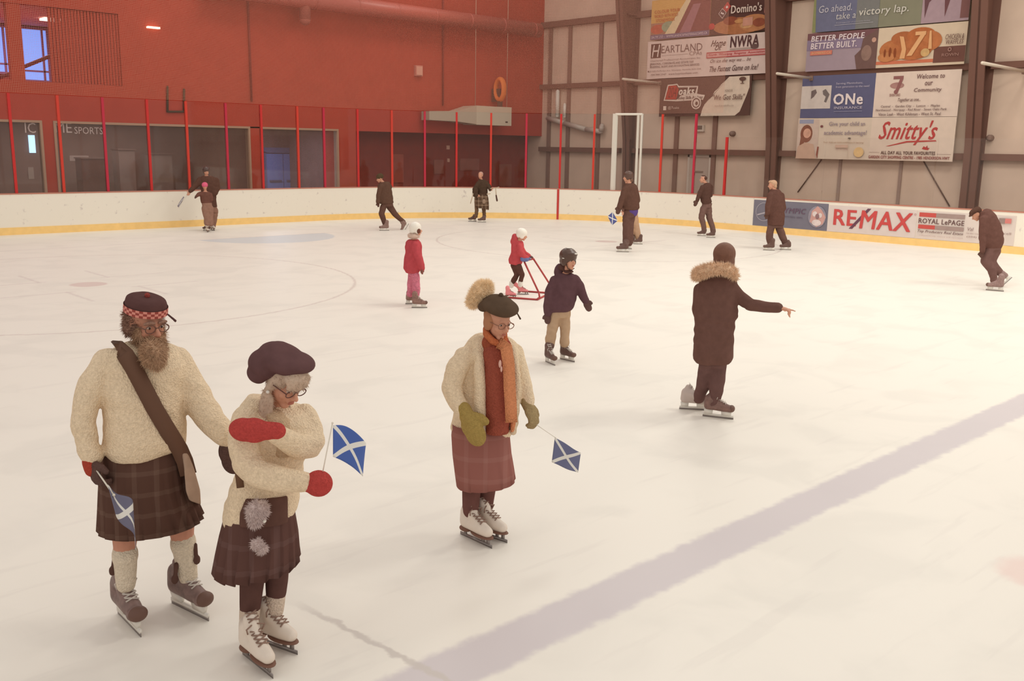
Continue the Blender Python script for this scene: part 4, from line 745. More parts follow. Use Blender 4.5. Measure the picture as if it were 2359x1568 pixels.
p.part('eyebrows', bm, GREY, raw=True)
p.done(SKIN_DIM, .0065)
flag(p, 'folded faded blue and white saltire flag in the kilted man\'s hand', [(219, 1078, .2), (262, 1140, .33)], [(248, 1116, .3), (306, 1163, .3), (325, 1262, .34), (268, 1190, .42)], (112, 110, 132), .035, .004)

# ---------------- 2 woman with dark beret and red mittens
p = Per('woman in dark beret, cream cardigan and red mittens hunched over at front left', (612, 1492), 38, .009)
p.head(654, 878, .236, 38, 28, .1, 4, (622, 945, .0))
p.garment('cardigan', CREAM, [(572, 910, 668, 930, .08, -.02), (550, 935, 712, 942, .13, 0), (541, 965, 726, 965, .15, .02), (542, 1010, 724, 1010, .16, .03), (545, 1060, 700, 1060, .16, .03), (540, 1100, 694, 1100, .16, .03), (524, 1140, 690, 1140, .17, .02), (512, 1180, 684, 1165, .175, .01), (514, 1212, 668, 1192, .17, .0)],
  [[(566, 965, 34, .1), (560, 1020, 36, .16), (568, 1062, 36, .2), (600, 1092, 34, .26), (650, 1105, 30, .3), (700, 1111, 25, .33)], [(700, 958, 30, .0), (716, 990, 30, .06), (714, 1020, 33, .12), (690, 1030, 30, .2), (652, 1008, 25, .28), (632, 997, 23, .3)]])
bm = bmesh.new(); p.rows(bm, [(600, 930, 648, 945, .03, .1), (612, 960, 668, 965, .05, .13), (628, 1000, 676, 1000, .05, .15), (630, 1050, 672, 1050, .04, .17)]); p.part('scarf', bm, knit((206, 178, 146)), .009)
bm = bmesh.new(); p.rows(bm, [(566, 1146, 664, 1142, .03, .17), (552, 1180, 664, 1170, .04, .17), (550, 1214, 664, 1204, .04, .17)]); p.part('skirt_front', bm, cloth((98, 70, 62)), .009)
for c in ([(586, 1260, 34, 0), (580, 1345, 28, .02), (576, 1400, 24, .02)], [(634, 1250, 34, -.02), (638, 1325, 27, -.03), (636, 1365, 24, -.03)]):
    p.skinchain([(x, y, r*.8, d) for x, y, r, d in c]+[(c[-1][0]-2, c[-1][1]+40, 18, c[-1][3])]); bm = bmesh.new(); chain(bm, p.ch(c), 14); p.part('tights', bm, cloth((96, 68, 62)), .01)
p.skirt('skirt', tartan((96, 68, 62), (116, 90, 86), 8, .3), [(534, 1150, 682, 1140, .16, .02), (516, 1190, 680, 1182, .17, .02), (506, 1232, 686, 1222, .18, .02), (498, 1274, 688, 1258, .19, .02), (491, 1322, 690, 1284, .2, .02)], .12, 18, 126, .03)
LW = knit((216, 196, 178))
for c in ([(576, 1402, 24, .02), (574, 1425, 23, .02), (574, 1445, 22, .02)], [(635, 1369, 23, -.03), (634, 1390, 22, -.03), (632, 1408, 21, -.03)]):
    bm = bmesh.new(); chain(bm, p.ch(c), 16); p.part('leg_warmer', bm, LW, .008)
FIG = mat((228, 214, 200), .45, .05, .3, .03, 10.)
p.skate('figure', (629, 1562), 28, FIG, 1.0); p.skate('figure', (685, 1507), 45, FIG, 1.0)
RM = knit((188, 74, 70)); Pn = p.C
p.hand((622, 992, .31), (560, 990, .28), 'mitten', RM, .25, -p.C, 0, 1.1)
hp_ = p.hand((706, 1112, .33), (752, 1114, .34), 'mitten', RM, 1.3, p.C, 1, 1.12, fist=True)
band(p, 'hanging_strap', [(540, 1015, .14), (545, 1050, .18), (550, 1090, .2), (554, 1122, .19)], .035, mat((110, 80, 60), .6))
SPF = mat((208, 190, 186), .95)
bm = bmesh.new(); ell(bm, p.P(594, 1176, .26), (.052, .03, .05)); ell(bm, p.P(588, 1196, .25), (.032, .025, .035)); o = p.part('sporran', bm, SPF, .007, 2); strands(o.data, 1200, .028, SPF, 'sporran_fur', o, (0, 0, 0), .5)
bm = bmesh.new(); ell(bm, p.P(592, 1252, .25), (.03, .02, .022)); ell(bm, p.P(604, 1264, .25), (.026, .018, .02)); o = p.part('sporran_tassel', bm, SPF, .006, 2); strands(o.data, 600, .022, SPF, 'tassel_fur', o, (0, 0, 0), .5)
bm = bmesh.new(); ell(bm, p.P(609, 1200, .27), (.009,)*3); p.part('button', bm, WHITE, raw=True)
GH = mat((196, 172, 152), .8, .4, .15, .12, 50.)
p.blobs('hair', GH, [('e', (0, -.1, .62), (.365, .42, .36)), ('e', (0, .2, .78), (.3, .22, .2)), ('c', [((.3, -.02, .55), .08), ((.33, -.02, .2), .09), ((.34, .06, -.1), .09), ((.32, .22, -.4), .08), ((.3, .34, -.65), .05)]), ('c', [((-.3, .0, .5), .08), ((-.32, .02, .1), .07), ((-.3, .12, -.2), .05)]), ('c', [((-.26, .3, .78), .08), ((0, .37, .8), .09), ((.26, .3, .78), .08)]), ('e', (0, .37, .67), (.3, .07, .17)), ('c', [((.3, .1, .2), .07), ((.28, .3, -.3), .07), ((.24, .42, -.8), .05)])], .008, 3, None, (1800, .02, 'hair_strands', .9, .0018))
BT = cloth((100, 72, 72)); br = p.blobs('beret', BT, [('e', (.06, -.2, .94), (.52, .52, .24)), ('e', (.28, -.36, .72), (.38, .36, .3)), ('e', (-.08, .06, 1.02), (.42, .34, .16)), ('e', (.42, -.36, .5), (.2, .24, .2)), ('e', (.1, -.3, 1.1), (.3, .26, .12))], .009, 4)
p.blobs('beret_knob', BT, [('e', (-.05, -.25, 1.13), (.05, .05, .05))], .006, 1, br)
p.glasses(mat((110, 74, 66), .4))
bm = bmesh.new(); ell(bm, p.hp(.4, .06, .34), (.009,)*3); p.part('earring', bm, WHITE, raw=True)
p.done(SKIN, .0065)
flag(p, 'bright blue saltire flag on a thin white stick held in a red mitten', [(737, 1120, .34), (766, 974, .34)], [(767, 979, .34), (843, 1020, .3), (839, 1100, .28), (767, 1052, .34)], (72, 100, 172), .02, .0028, .03)

# ---------------- 3 woman with orange scarf
p = Per('woman with plumed green cap, orange scarf and cream cardigan over a mauve skirt', (1115, 1235), 30, .0095)
p.head(1147, 738, .228, 35, 14, .08, 3, (1143, 790, .0))
p.garment('sweater', knit((158, 82, 66)), [(1118, 778, 1172, 778, .06, .01), (1112, 800, 1182, 800, .1, .03), (1112, 850, 1184, 850, .15, .03), (1112, 920, 1180, 920, .17, .03), (1114, 985, 1176, 985, .18, .03)], (), .01)
p.blobs('collar', knit((160, 84, 62)), [('c', [((-.02, -.05, -.02), .23), ((0, -.08, -.22), .28)])], .009, 3)
p.garment('cardigan', CREAM, [(1098, 768, 1170, 775, .06, -.06), (1080, 782, 1188, 788, .09, -.05), (1066, 800, 1193, 800, .11, -.05), (1062, 820, 1196, 815, .12, -.04), (1054, 880, 1194, 870, .135, -.03), (1046, 940, 1190, 930, .15, -.03), (1038, 985, 1184, 975, .16, -.02), (1050, 1008, 1176, 1003, .155, -.02)],
  [[(1072, 818, 24, .03), (1053, 848, 26, .06), (1040, 890, 24, .1), (1050, 922, 22, .14), (1068, 950, 18, .2)], [(1184, 812, 22, -.08), (1197, 850, 21, -.04), (1208, 890, 20, .02), (1217, 925, 16, .06)], [(1102, 800, 10, .03), (1104, 850, 13, .11), (1106, 920, 14, .14), (1104, 995, 15, .15)], [(1180, 800, 10, .04), (1190, 860, 9, .08), (1190, 930, 9, .1), (1182, 992, 10, .1)]])
p.skirt('skirt', tartan((150, 98, 90), (166, 120, 112), 7, .3), [(1042, 975, 1174, 972, .15, .0), (1040, 1000, 1174, 1000, .155, .0), (1043, 1045, 1178, 1045, .165, .0), (1048, 1082, 1183, 1076, .175, .0), (1053, 1118, 1187, 1105, .18, .0)], .06, 12, 96, .01)
for c in ([(1092, 1060, 28, .02), (1086, 1130, 22, .03), (1084, 1176, 19, .03)], [(1122, 1060, 28, -.05), (1122, 1130, 20, -.06), (1120, 1165, 16, -.06)]):
    p.skinchain([(x, y, r*.8, d) for x, y, r, d in c]); bm = bmesh.new(); chain(bm, p.ch(c), 14); p.part('tights', bm, cloth((112, 76, 70)), .01)
p.skate('figure', (1133, 1263), 42, FIG, 1.03); p.skate('figure', (1168, 1250), 50, FIG, 1.0)
OR = knit((222, 146, 104))
band(p, 'scarf_end', [(1150, 790, .13), (1166, 800, .17), (1172, 840, .2), (1174, 890, .21), (1177, 940, .22), (1178, 972, .22)], .075, OR, .02)
p.blobs('scarf', knit((196, 112, 74)), [('c', [((-.3, .0, .12), .1), ((-.2, .22, -.02), .1), ((0, .3, -.08), .1), ((.2, .22, -.02), .1), ((.3, .0, .1), .1), ((.15, -.25, .16), .1), ((-.15, -.25, .16), .1), ((-.3, .0, .12), .1)])], .009, 3)
bm = bmesh.new(); ell(bm, p.P(1152, 838, .22), (.012, .006, .026)); ell(bm, p.P(1155, 850, .22), (.008, .006, .02)); p.part('brooch', bm, mat((214, 170, 156), .4), raw=True)
bm = bmesh.new(); chain(bm, p.ch([(1188, 948, 5, .1), (1182, 975, 7, .12), (1180, 992, 5, .12)]), 10); p.part('scarf_fringe', bm, OR, .008)
OG = knit((170, 144, 84))
p.hand((1074, 954, .21), (1098, 1005, .26), 'mitten', OG, .15, -p.C+p.R*.2, 1, 1.25)
hp_ = p.hand((1214, 932, .07), (1240, 985, .12), 'glove', knit((166, 144, 106)), .9, -p.C*.4-p.R*.5, 1, 1.15)
CAPM = cloth((92, 74, 60)); cp_ = p.blobs('tam_cap', CAPM, [('e', (-.02, -.06, .9), (.53, .56, .24)), ('e', (-.0, -.08, 1.04), (.38, .4, .16)), ('e', (.34, -.34, .78), (.16, .16, .14)), ('e', (0, -.02, .78), (.38, .45, .1))], .009, 3)
p.blobs('cap_knob', CAPM, [('e', (0, -.1, 1.22), (.07, .07, .07))], .006, 1, cp_)
bm = bmesh.new(); chain(bm, [(p.hp(-.36, .3, .84), .004), (p.hp(-.44, .4, .7), .006)], 6); p.part('cap_ribbon', bm, CAPM, raw=True, parent=cp_)
PL = mat((250, 226, 192), .95, .4, .05, .1, 40.)
bm = bmesh.new(); chain(bm, p.ch([(1128, 700, 12, .0), (1110, 690, 18, .0), (1100, 682, 19, .0), (1112, 668, 21, .0), (1119, 662, 16, .0)]), 16); chain(bm, p.ch([(1105, 685, 18, .0), (1088, 696, 13, .0)]), 14); o = p.part('plume', bm, PL, .01, 4); strands(o.data, 5000, .03, PL, 'plume_strands', o, (0, 0, 0), .0, .002)
p.blobs('hair', mat((176, 124, 92), .8, .3), [('e', (0, -.14, .62), (.345, .36, .34)), ('e', (-.27, -.04, .5), (.09, .16, .22)), ('e', (.27, -.06, .46), (.11, .2, .28))], .009, 3)
p.glasses(mat((150, 106, 86), .4)); p.done(SKIN, .0065)
flag(p, 'faded blue saltire flag on a thin stick trailing from the olive glove', [(1236, 978, .12), (1280, 1008, .12)], [(1278, 1007, .12), (1338, 1042, .1), (1332, 1090, .05), (1271, 1064, .08)], (108, 112, 146), .012, .0022)

# ---------------- 4 boy
p = Per('boy in black helmet, dark jacket and khaki trousers facing right', (1290, 830), 28, .011, k=.8)
p.head(1311, 600, .215, 38, 0, .05, 0, (1302, 638, 0))
p.garment('jacket', cloth((98, 70, 74)), [(1284, 628, 1318, 628, .05, 0), (1274, 638, 1332, 638, .09, 0), (1269, 660, 1332, 658, .11, 0), (1262, 690, 1327, 690, .125, 0), (1256, 712, 1322, 708, .13, 0), (1258, 719, 1318, 714, .12, 0)],
  [[(1278, 645, 11, .04), (1266, 675, 12, .06), (1262, 705, 11, .07), (1262, 722, 9, .08)], [(1324, 642, 11, 0), (1334, 660, 12, .0), (1343, 680, 10.5, .02), (1350, 694, 8.5, .03)], [(1290, 618, 12, -.04), (1286, 628, 10, -.04)]])
p.garment('trousers', cloth((186, 156, 128), .06), [(1262, 712, 1316, 708, .11, 0), (1264, 730, 1314, 730, .1, 0)], [[(1278, 730, 14, .02), (1272, 760, 12.5, .04), (1267, 785, 11.5, .03), (1267, 797, 11.5, .03)], [(1300, 728, 13.5, -.02), (1302, 755, 12, 0), (1301, 775, 11, 0), (1301, 790, 11, -.01)]])
p.skate('hockey', (1279, 842), 30, BOOT, .82); p.skate('hockey', (1324, 834), 48, BOOT, .82)
MT = cloth((104, 78, 74)); p.hand((1262, 722, .08), (1261, 745, .08), 'mitten', MT, .2, p.C, 1, .95); p.hand((1348, 692, .03), (1358, 713, .04), 'mitten', MT, .2, p.C, -1, 1.05)
p.blobs('hood', cloth((92, 64, 58)), [('e', (-.25, -.35, .1), (.3, .25, .26)), ('e', (.2, -.35, .1), (.25, .22, .2)), ('e', (0, -.02, -.12), (.32, .26, .1))], .012, 3)
hm = p.blobs('helmet', mat((88, 64, 54), .35, None, .4), [('e', (0, -.1, .76), (.47, .56, .46)), ('e', (-.34, -.05, .42), (.1, .24, .24)), ('e', (.34, -.05, .42), (.1, .24, .24)), ('e', (0, -.32, .45), (.38, .3, .3)), ('e', (0, .26, .88), (.36, .26, .16))], .01, 2)
p.blobs('helmet_badge', WHITE, [('e', (0, -.02, 1.2), (.2, .12, .03)), ('e', (-.1, .48, .92), (.15, .05, .05)), ('e', (.46, .05, .66), (.03, .12, .03))], .006, 1, hm)
bm = bmesh.new(); chain(bm, [(p.hp(.33, .1, .4), .005), (p.hp(.22, .2, .08), .005), (p.hp(0, .24, -.02), .005), (p.hp(-.22, .2, .08), .005)], 6); p.part('chin_strap', bm, EYED, raw=True, parent=hm)
bm = bmesh.new(); cone(bm, p.P(1341, 695, .04), p.P(1345, 694, .04), .012, .008, 6); p.part('cord_end', bm, MT, raw=True)
p.done(SKIN, .008)

# ---------------- 5 pointing woman seen from behind
p = Per('long haired woman in dark parka with fur hood pointing right, seen from behind', (1648, 962), 115, .012)
p.head(1670, 592, .23, 150, 0, 0, 0, (1664, 640, 0), eyes=False, lips=False)
p.garment('parka', cloth((108, 78, 70)), [(1628, 630, 1692, 630, .09, 0), (1610, 645, 1698, 640, .12, 0), (1605, 670, 1700, 665, .15, 0), (1601, 710, 1698, 710, .17, 0), (1599, 760, 1692, 760, .18, 0), (1597, 800, 1689, 795, .19, 0), (1596, 824, 1690, 824, .19, 0), (1604, 834, 1684, 834, .18, 0)],
  [[(1684, 658, 15, 0), (1702, 682, 16, .02), (1728, 702, 15, .05), (1760, 707, 13, .06), (1792, 708, 12, .07)], [(1612, 665, 14, -.08), (1608, 710, 14, -.14), (1616, 745, 13, -.2), (1640, 758, 11, -.28)], [(1690, 700, 9, .0), (1696, 728, 5, .0), (1684, 742, 8, 0)]])
p.garment('trousers', cloth((108, 80, 76)), [(1606, 815, 1680, 815, .14, 0), (1612, 840, 1674, 840, .13, 0)], [[(1628, 840, 19, .02), (1622, 880, 17, -.08), (1614, 905, 14, -.16), (1609, 919, 12, -.2)], [(1654, 840, 20, .0), (1652, 885, 18, .02), (1648, 914, 15, -.02), (1644, 928, 13, -.02)]])
p.skate('hockey', (1630, 945), 95, mat((196, 180, 172), .5), .95); p.skate('hockey', (1689, 966), 82, mat((128, 98, 90), .5, None, .3, .2, 30.), 1.0)
p.hand((1791, 708, .07), (1820, 714, .07), 'bare', None, .3, -Zv, 1, 1.1, point=True)
p.blobs('hair', mat((122, 84, 68), .6, .3, .25, .1, 30.), [('e', (0, -.06, .64), (.46, .48, .48)), ('e', (0, -.16, .4), (.39, .38, .4)), ('e', (0, -.2, .1), (.42, .36, .4)), ('e', (-.3, .05, .3), (.1, .2, .4)), ('e', (.3, .05, .3), (.1, .2, .4))], .011, 3)
FURM = mat((226, 194, 164), .95, .4, .05, .15, 30.)
bm = bmesh.new(); chain(bm, p.ch([(1692, 638, 7, .05), (1686, 624, 10, .13), (1664, 618, 11, .2), (1636, 620, 12, .2), (1612, 627, 12, .12), (1606, 636, 10, .02), (1618, 630, 10, -.12), (1650, 622, 10, -.2), (1680, 626, 9, -.14), (1692, 638, 7, .05)]), 14); o = p.part('fur_hood', bm, FURM, .012, 3); strands(o.data, 5000, .045, FURM, 'fur_trim', o, (0, 0, 0), .1, .003)
p.done(SKIN, .0085)

# ---------------- 6 girl in red coat standing
p = Per('girl with white helmet, red coat with fur hood and pink trousers', (957, 702), 95, .013, k=.75)
p.head(959, 529, .2, 105, 0, 0, 0, (952, 556, 0))
p.garment('coat', cloth((184, 76, 82)), [(940, 551, 964, 551, .06, 0), (934, 560, 971, 558, .1, 0), (933, 580, 973, 578, .12, 0), (930, 605, 974, 602, .14, 0), (929, 618, 971, 618, .14, 0), (935, 628, 964, 629, .12, 0)], [[(956, 565, 10, .1), (962, 590, 10, .13), (968, 608, 9, .13), (972, 618, 7, .13)], [(954, 565, 9, -.1), (966, 592, 8, -.1), (972, 612, 7, -.08)]])
p.garment('snow_trousers', cloth((206, 120, 138), .2, 40), [(938, 620, 964, 620, .1, 0), (940, 632, 965, 632, .1, 0)], [[(949, 634, 10, -.04), (947, 655, 9, -.04), (945, 676, 8.5, -.04)], [(957, 634, 10, .06), (959, 658, 9, .06), (959, 684, 8, .06)]])
p.skate('hockey', (968, 700), 92, mat((150, 118, 106), .5, None, .3, .3, 40.), .82); p.skate('hockey', (984, 709), 88, mat((140, 106, 96), .5, None, .3, .3, 40.), .84)
p.hand((970, 616, .13), (972, 632, .13), 'mitten', cloth((140, 92, 84)), .4, p.R, 1, .9); p.hand((972, 612, -.08), (974, 628, -.08), 'mitten', cloth((140, 92, 84)), .4, p.R, 1, .9)
hm = p.blobs('helmet', mat((236, 228, 216), .35, None, .4), [('e', (0, -.1, .7), (.45, .52, .45)), ('e', (-.3, 0, .38), (.1, .2, .22)), ('e', (.3, 0, .38), (.1, .2, .22)), ('e', (0, -.32, .42), (.34, .26, .26))], .011, 2)
p.blobs('ear_pad', mat((110, 66, 52), .7), [('e', (-.38, .1, .42), (.08, .17, .22)), ('e', (.38, .1, .42), (.08, .17, .22))], .009, 1, hm)
FW2 = mat((228, 206, 192), .95); p.blobs('fur_hood', FW2, [('c', [((-.3, .05, -.02), .12), ((-.34, -.3, .02), .15), ((0, -.52, .02), .16), ((.34, -.3, .02), .15), ((.3, .05, -.02), .12)])], .012, 3, None, (1500, .03, 'fur_trim', .1))
p.done(SKIN, .01)

# ---------------- 7 small girl pushing a skating aid
p = Per('small girl in red jacket, white helmet and pink skates pushing a red frame', (1197, 680), 90, .013, k=.7)
p.head(1203, 541, .19, 100, 12, 0, 0, (1192, 560, 0))
p.garment('jacket', cloth((192, 80, 84)), [(1182, 553, 1205, 555, .05, 0), (1179, 562, 1208, 562, .09, 0), (1177, 580, 1207, 580, .11, 0), (1171, 598, 1206, 600, .12, 0), (1172, 607, 1200, 611, .11, 0)], [[(1197, 568, 8, .1), (1199, 582, 8, .13), (1208, 592, 6.5, .13), (1214, 593, 5.5, .13)], [(1198, 568, 8, -.08), (1206, 584, 7, -.1), (1218, 590, 6, -.1)], [(1186, 545, 7, 0), (1184, 556, 8, 0)]])
p.garment('leggings', cloth((96, 66, 58)), [(1176, 606, 1200, 608, .08, 0)], [[(1184, 610, 9, -.04), (1191, 632, 6.5, -.02), (1180, 652, 5.5, -.05)], [(1193, 612, 9, .05), (1203, 632, 6, .06), (1199, 650, 5.5, .04)]])
PK = mat((228, 138, 140), .5)
b1 = p.skate('figure', (1190, 686), 95, PK, .68); b2 = p.skate('figure', (1218, 678), 90, PK, .68)
bm = bmesh.new(); chain(bm, p.ch([(1179, 651, 6, -.05), (1178, 658, 6, -.05)]), 10); p.part('sock', bm, WHITE, .01); bm = bmesh.new(); chain(bm, p.ch([(1199, 648, 6, .04), (1199, 656, 6, .04)]), 10); p.part('sock', bm, WHITE, .01)
p.hand((1210, 593, .13), (1226, 595, .13), 'mitten', cloth((112, 116, 150)), .8, -Zv, 1, .9); p.hand((1216, 590, -.1), (1230, 592, -.1), 'mitten', cloth((118, 88, 88)), .8, -Zv, 1, .9)
bm = bmesh.new(); chain(bm, p.ch([(1205, 596, 7, .13), (1213, 596, 7, .13)]), 10); p.part('mitten_cuff', bm, cloth((112, 124, 170)), .01)
p.blobs('helmet', mat((238, 230, 218), .35, None, .4), [('e', (0, -.1, .7), (.46, .54, .44)), ('e', (-.3, -.05, .36), (.1, .22, .22)), ('e', (.3, -.05, .36), (.1, .22, .22)), ('e', (0, -.32, .42), (.34, .26, .26))], .011, 2)
p.done(SKIN, .01)
o = bpy.data.objects.new('skating_aid', None); COL.objects.link(o); bs = onz(1230, 682); o.location = bs; tag(o, 'red tubular skating aid frame pushed by the small girl in red', 'skating aid')
REDT = mat((176, 70, 68), .4, None, .3); t_ = .016
def gz(x, y): q = onz(x, y, t_); return q
L0, L1 = gz(1172, 685), gz(1243, 690); R0, R1 = gz(1216, 671), gz(1272, 675)
hL = p.P(1207, 601, .13); hR = p.P(1229, 596, -.1)
for nm, a, b, h_ in (('side_frame', L0, L1, hL), ('side_frame', R0, R1, hR)):
    bm = bmesh.new(); e = (b-a).normalized(); chain(bm, [(a, t_), (b-e*.05, t_), (b+Zv*.04, t_), ((b+Zv*.09)*.95+h_*.05, t_), (h_, t_)], 10); link(nm, tomesh(bm, 's', True, bs), REDT, o)
for a, b in ((hL, hR), (L1+(L0-L1)*.08, R1+(R0-R1)*.08)): bm = bmesh.new(); cone(bm, a, b, t_, t_, 10); link('handle_bar' if a is hL else 'cross_bar', tomesh(bm, 's', True, bs), REDT, o)

# ---------------- far skaters
def far(label, foot, fa, head, neck, tops, legs, skates, hair, hand_l=(), vox=.018, k=1., done=True, eyes=True, bootm=BOOT, skin=SKIN):
    p = Per(label, foot, fa, vox, k=k); p.head(*head[:2], head[2], head[3], head[4] if len(head) > 4 else 0, 0, 0, neck, eyes=eyes, lips=False)
    for g in tops: p.garment(*g)
    for g in legs: p.garment(*g)
    for s_ in skates: p.skate(*s_)
    for h_ in hand_l: p.hand(*h_)
    for h_ in hair: p.blobs(*h_)
    if done: p.done(skin, .013)
    return p
# man striding left
p = far('man in dark jacket and black knit cap striding left by the far boards', (885, 529), -70, (875, 411, .235, -75, 18), (884, 422, 0),
 [('jacket', cloth((98, 72, 60)), [(877, 419, 896, 418, .09, 0), (870, 425, 900, 423, .13, 0), (869, 440, 903, 440, .16, 0), (869, 458, 906, 458, .17, 0), (875, 470, 907, 468, .16, 0)], [[(877, 430, 6, .15), (872, 450, 5.5, .17), (871, 466, 5, .17)], [(898, 430, 6, -.12), (880, 462, 5, -.1)]])],
 [('trousers', cloth((102, 74, 64)), [(878, 466, 906, 466, .14, 0), (878, 476, 906, 476, .14, 0)], [[(883, 476, 7.5, .05), (879, 492, 7, .1), (884, 507, 6, .05), (888, 518, 6, .03)], [(898, 476, 8, -.05), (909, 492, 6.5, -.06), (921, 504, 5.5, -.1), (930, 511, 5, -.12)]])],
 [], [('cap', cloth((86, 70, 52)), [('e', (0, -.1, .75), (.42, .5, .4)), ('e', (0, .35, .66), (.3, .14, .06))], .015)], [((871, 466, .17), (872, 477, .17), 'glove', DARK, .6, None, 1)], done=False)
p.skate('hockey', (874, 531), -88, mat((140, 112, 102), .5), 1.0); hh_ = p.P(936, 517, -.1); tt = p.P(931, 531, -.06); p.skate('hockey', None, 0, mat((140, 112, 102), .5), 1.0, heel3=p.P(942, 516, -.12), toe3=p.P(932, 532, -.1)); p.done(SKIN, .013)
# piper
p = far('performer in dark tunic and kilt with cords and sticks by the far boards', (1102, 511), -25, (1107, 404, .235, -20), (1109, 418, 0),
 [('tunic', cloth((80, 62, 50)), [(1103, 413, 1115, 413, .07, 0), (1101, 417, 1122, 418, .12, 0), (1100, 428, 1125, 428, .14, 0), (1101, 440, 1123, 440, .14, 0), (1096, 452, 1124, 452, .15, 0)], [[(1103, 422, 6, .05), (1094, 436, 6, .12), (1093, 446, 5, .2), (1098, 449, 4.5, .25)], [(1120, 422, 6, 0), (1127, 430, 5, .1), (1129, 437, 4, .2)], [(1096, 438, 6, .2), (1094, 448, 6, .2)]])],
 [('stocking_socks', cloth((116, 90, 70), .3, 30), None, [[(1098, 470, 5, .02), (1098, 484, 4.5, .02), (1097, 498, 4, .02)], [(1113, 470, 5, -.02), (1115, 487, 4.5, -.02), (1116, 500, 4, -.02)]])],
 [('hockey', (1079, 510), -80, BOOT, .95), ('hockey', (1101, 512), -80, BOOT, .95)], [('hair', mat((190, 150, 134), .8), [('e', (0, -.14, .72), (.36, .4, .34))], .015)], [((1098, 449, .25), (1104, 451, .26), 'bare', None, .9, None, 1), ((1129, 437, .2), (1134, 434, .22), 'bare', None, .9, None, 1)], done=False)
p.skirt('kilt', tartan((100, 78, 62), (176, 150, 126), 7, .4), [(1096, 448, 1123, 448, .15, 0), (1093, 455, 1125, 456, .17, 0), (1093, 466, 1126, 468, .19, 0), (1094, 476, 1126, 483, .2, 0)], .1, 14, 84, .03)
bm = bmesh.new(); ell(bm, p.P(1115, 464, .22), (.07, .04, .09)); p.part('sporran', bm, mat((156, 132, 112), .9), .012, 2)
p.done(SKIN, .013)
o = bpy.data.objects.new('drum_sticks', None); COL.objects.link(o); a0 = p.P(1130, 434, .25); o.location = a0; tag(o, 'thin pale sticks with dark tips held by the kilted performer', 'sticks')
for pts, nm in (([(1090, 446, .26), (1084, 468, .26)], 'stick'), ([(1130, 434, .25), (1142, 433, .25), (1143, 450, .25)], 'stick'), ([(1142, 433, .25), (1149, 431, .25)], 'stick'), ([(1122, 447, .25), (1129, 446, .25)], 'stick')):
    bm = bmesh.new(); chain(bm, [(p.P(*q), .016) for q in pts], 8); link(nm, tomesh(bm, 's', True, a0), mat((196, 176, 152), .6), o)
bm = bmesh.new(); chain(bm, [(p.P(1143, 450, .25), .025), (p.P(1145, 462, .25), .03)], 8); link('tip', tomesh(bm, 's', True, a0), DARK, o)
# helmet adult + person behind
p = far('adult in black helmet and dark jacket with blue shirt tail facing left', (1443, 578), -80, (1446, 408, .24, -100, 5), (1449, 425, 0),
 [('jacket', cloth((98, 70, 60)), [(1440, 422, 1462, 422, .09, 0), (1436, 430, 1468, 428, .14, 0), (1434, 445, 1470, 445, .17, 0), (1431, 462, 1472, 462, .18, 0), (1432, 478, 1474, 478, .18, 0), (1440, 483, 1470, 484, .17, 0)], [[(1440, 436, 7.5, .12), (1433, 458, 7.5, .17), (1427, 478, 6.5, .2)], [(1464, 436, 7, -.1), (1468, 462, 7, -.1)]]),
  ('shirt_tail', cloth((94, 74, 132)), [(1442, 476, 1471, 476, .15, 0), (1443, 488, 1470, 488, .15, 0), (1450, 496, 1466, 498, .1, 0)], ())],
 [('trousers', cloth((104, 76, 68)), [(1438, 482, 1468, 482, .14, 0), (1436, 500, 1464, 500, .14, 0)], [[(1444, 500, 10, .05), (1443, 530, 9, .05), (1442, 558, 8, .05)], [(1452, 500, 11, -.05), (1450, 530, 9.5, -.05), (1450, 558, 8.5, -.05)]])],
 [('hockey', (1420, 580), -88, BOOT, 1.05), ('hockey', (1428, 573), -88, BOOT, 1.05)], [('helmet', mat((92, 66, 56), .35, None, .4), [('e', (0, -.1, .74), (.44, .52, .42)), ('e', (-.3, -.05, .42), (.1, .2, .22)), ('e', (.3, -.05, .42), (.1, .2, .22)), ('e', (0, -.3, .5), (.34, .3, .26))], .015)], [((1428, 476, .2), (1422, 492, .22), 'mitten', DARK, .5, None, 1, 1.2)])
flag(p, 'small blue saltire flag hanging below the glove of the helmeted adult', [(1424, 486, .22), (1408, 488, .22)], [(1400, 498, .22), (1411, 488, .22), (1423, 508, .2), (1410, 519, .2)], (84, 90, 146), .01, .005)
p = far('person in khaki trousers almost hidden behind the helmeted adult', (1468, 560), -60, (1449, 418, .22, -80, 5), (1451, 434, 0),
 [('jacket', cloth((110, 80, 70)), [(1442, 432, 1462, 432, .08, 0), (1440, 440, 1464, 440, .12, 0), (1439, 470, 1464, 470, .14, 0), (1440, 488, 1464, 488, .14, 0)], [[(1442, 444, 6, .1), (1438, 466, 6, .14), (1436, 484, 5, .17)]])],
 [('trousers', cloth((188, 152, 124)), [(1442, 484, 1468, 484, .12, 0), (1444, 498, 1470, 498, .12, 0)], [[(1462, 500, 8.5, 0), (1466, 522, 7.5, 0), (1470, 548, 7.5, 0)], [(1452, 500, 8, .05), (1452, 524, 7, .03), (1453, 544, 6.5, .0)]])],
 [('hockey', (1459, 562), -88, BOOT, .85), ('hockey', (1442, 560), -88, BOOT, .85)], [('hair', mat((120, 90, 76), .8), [('e', (0, -.12, .7), (.37, .42, .36))], .015)], [((1436, 484, .17), (1435, 494, .18), 'bare', None, .5, None, 1)])
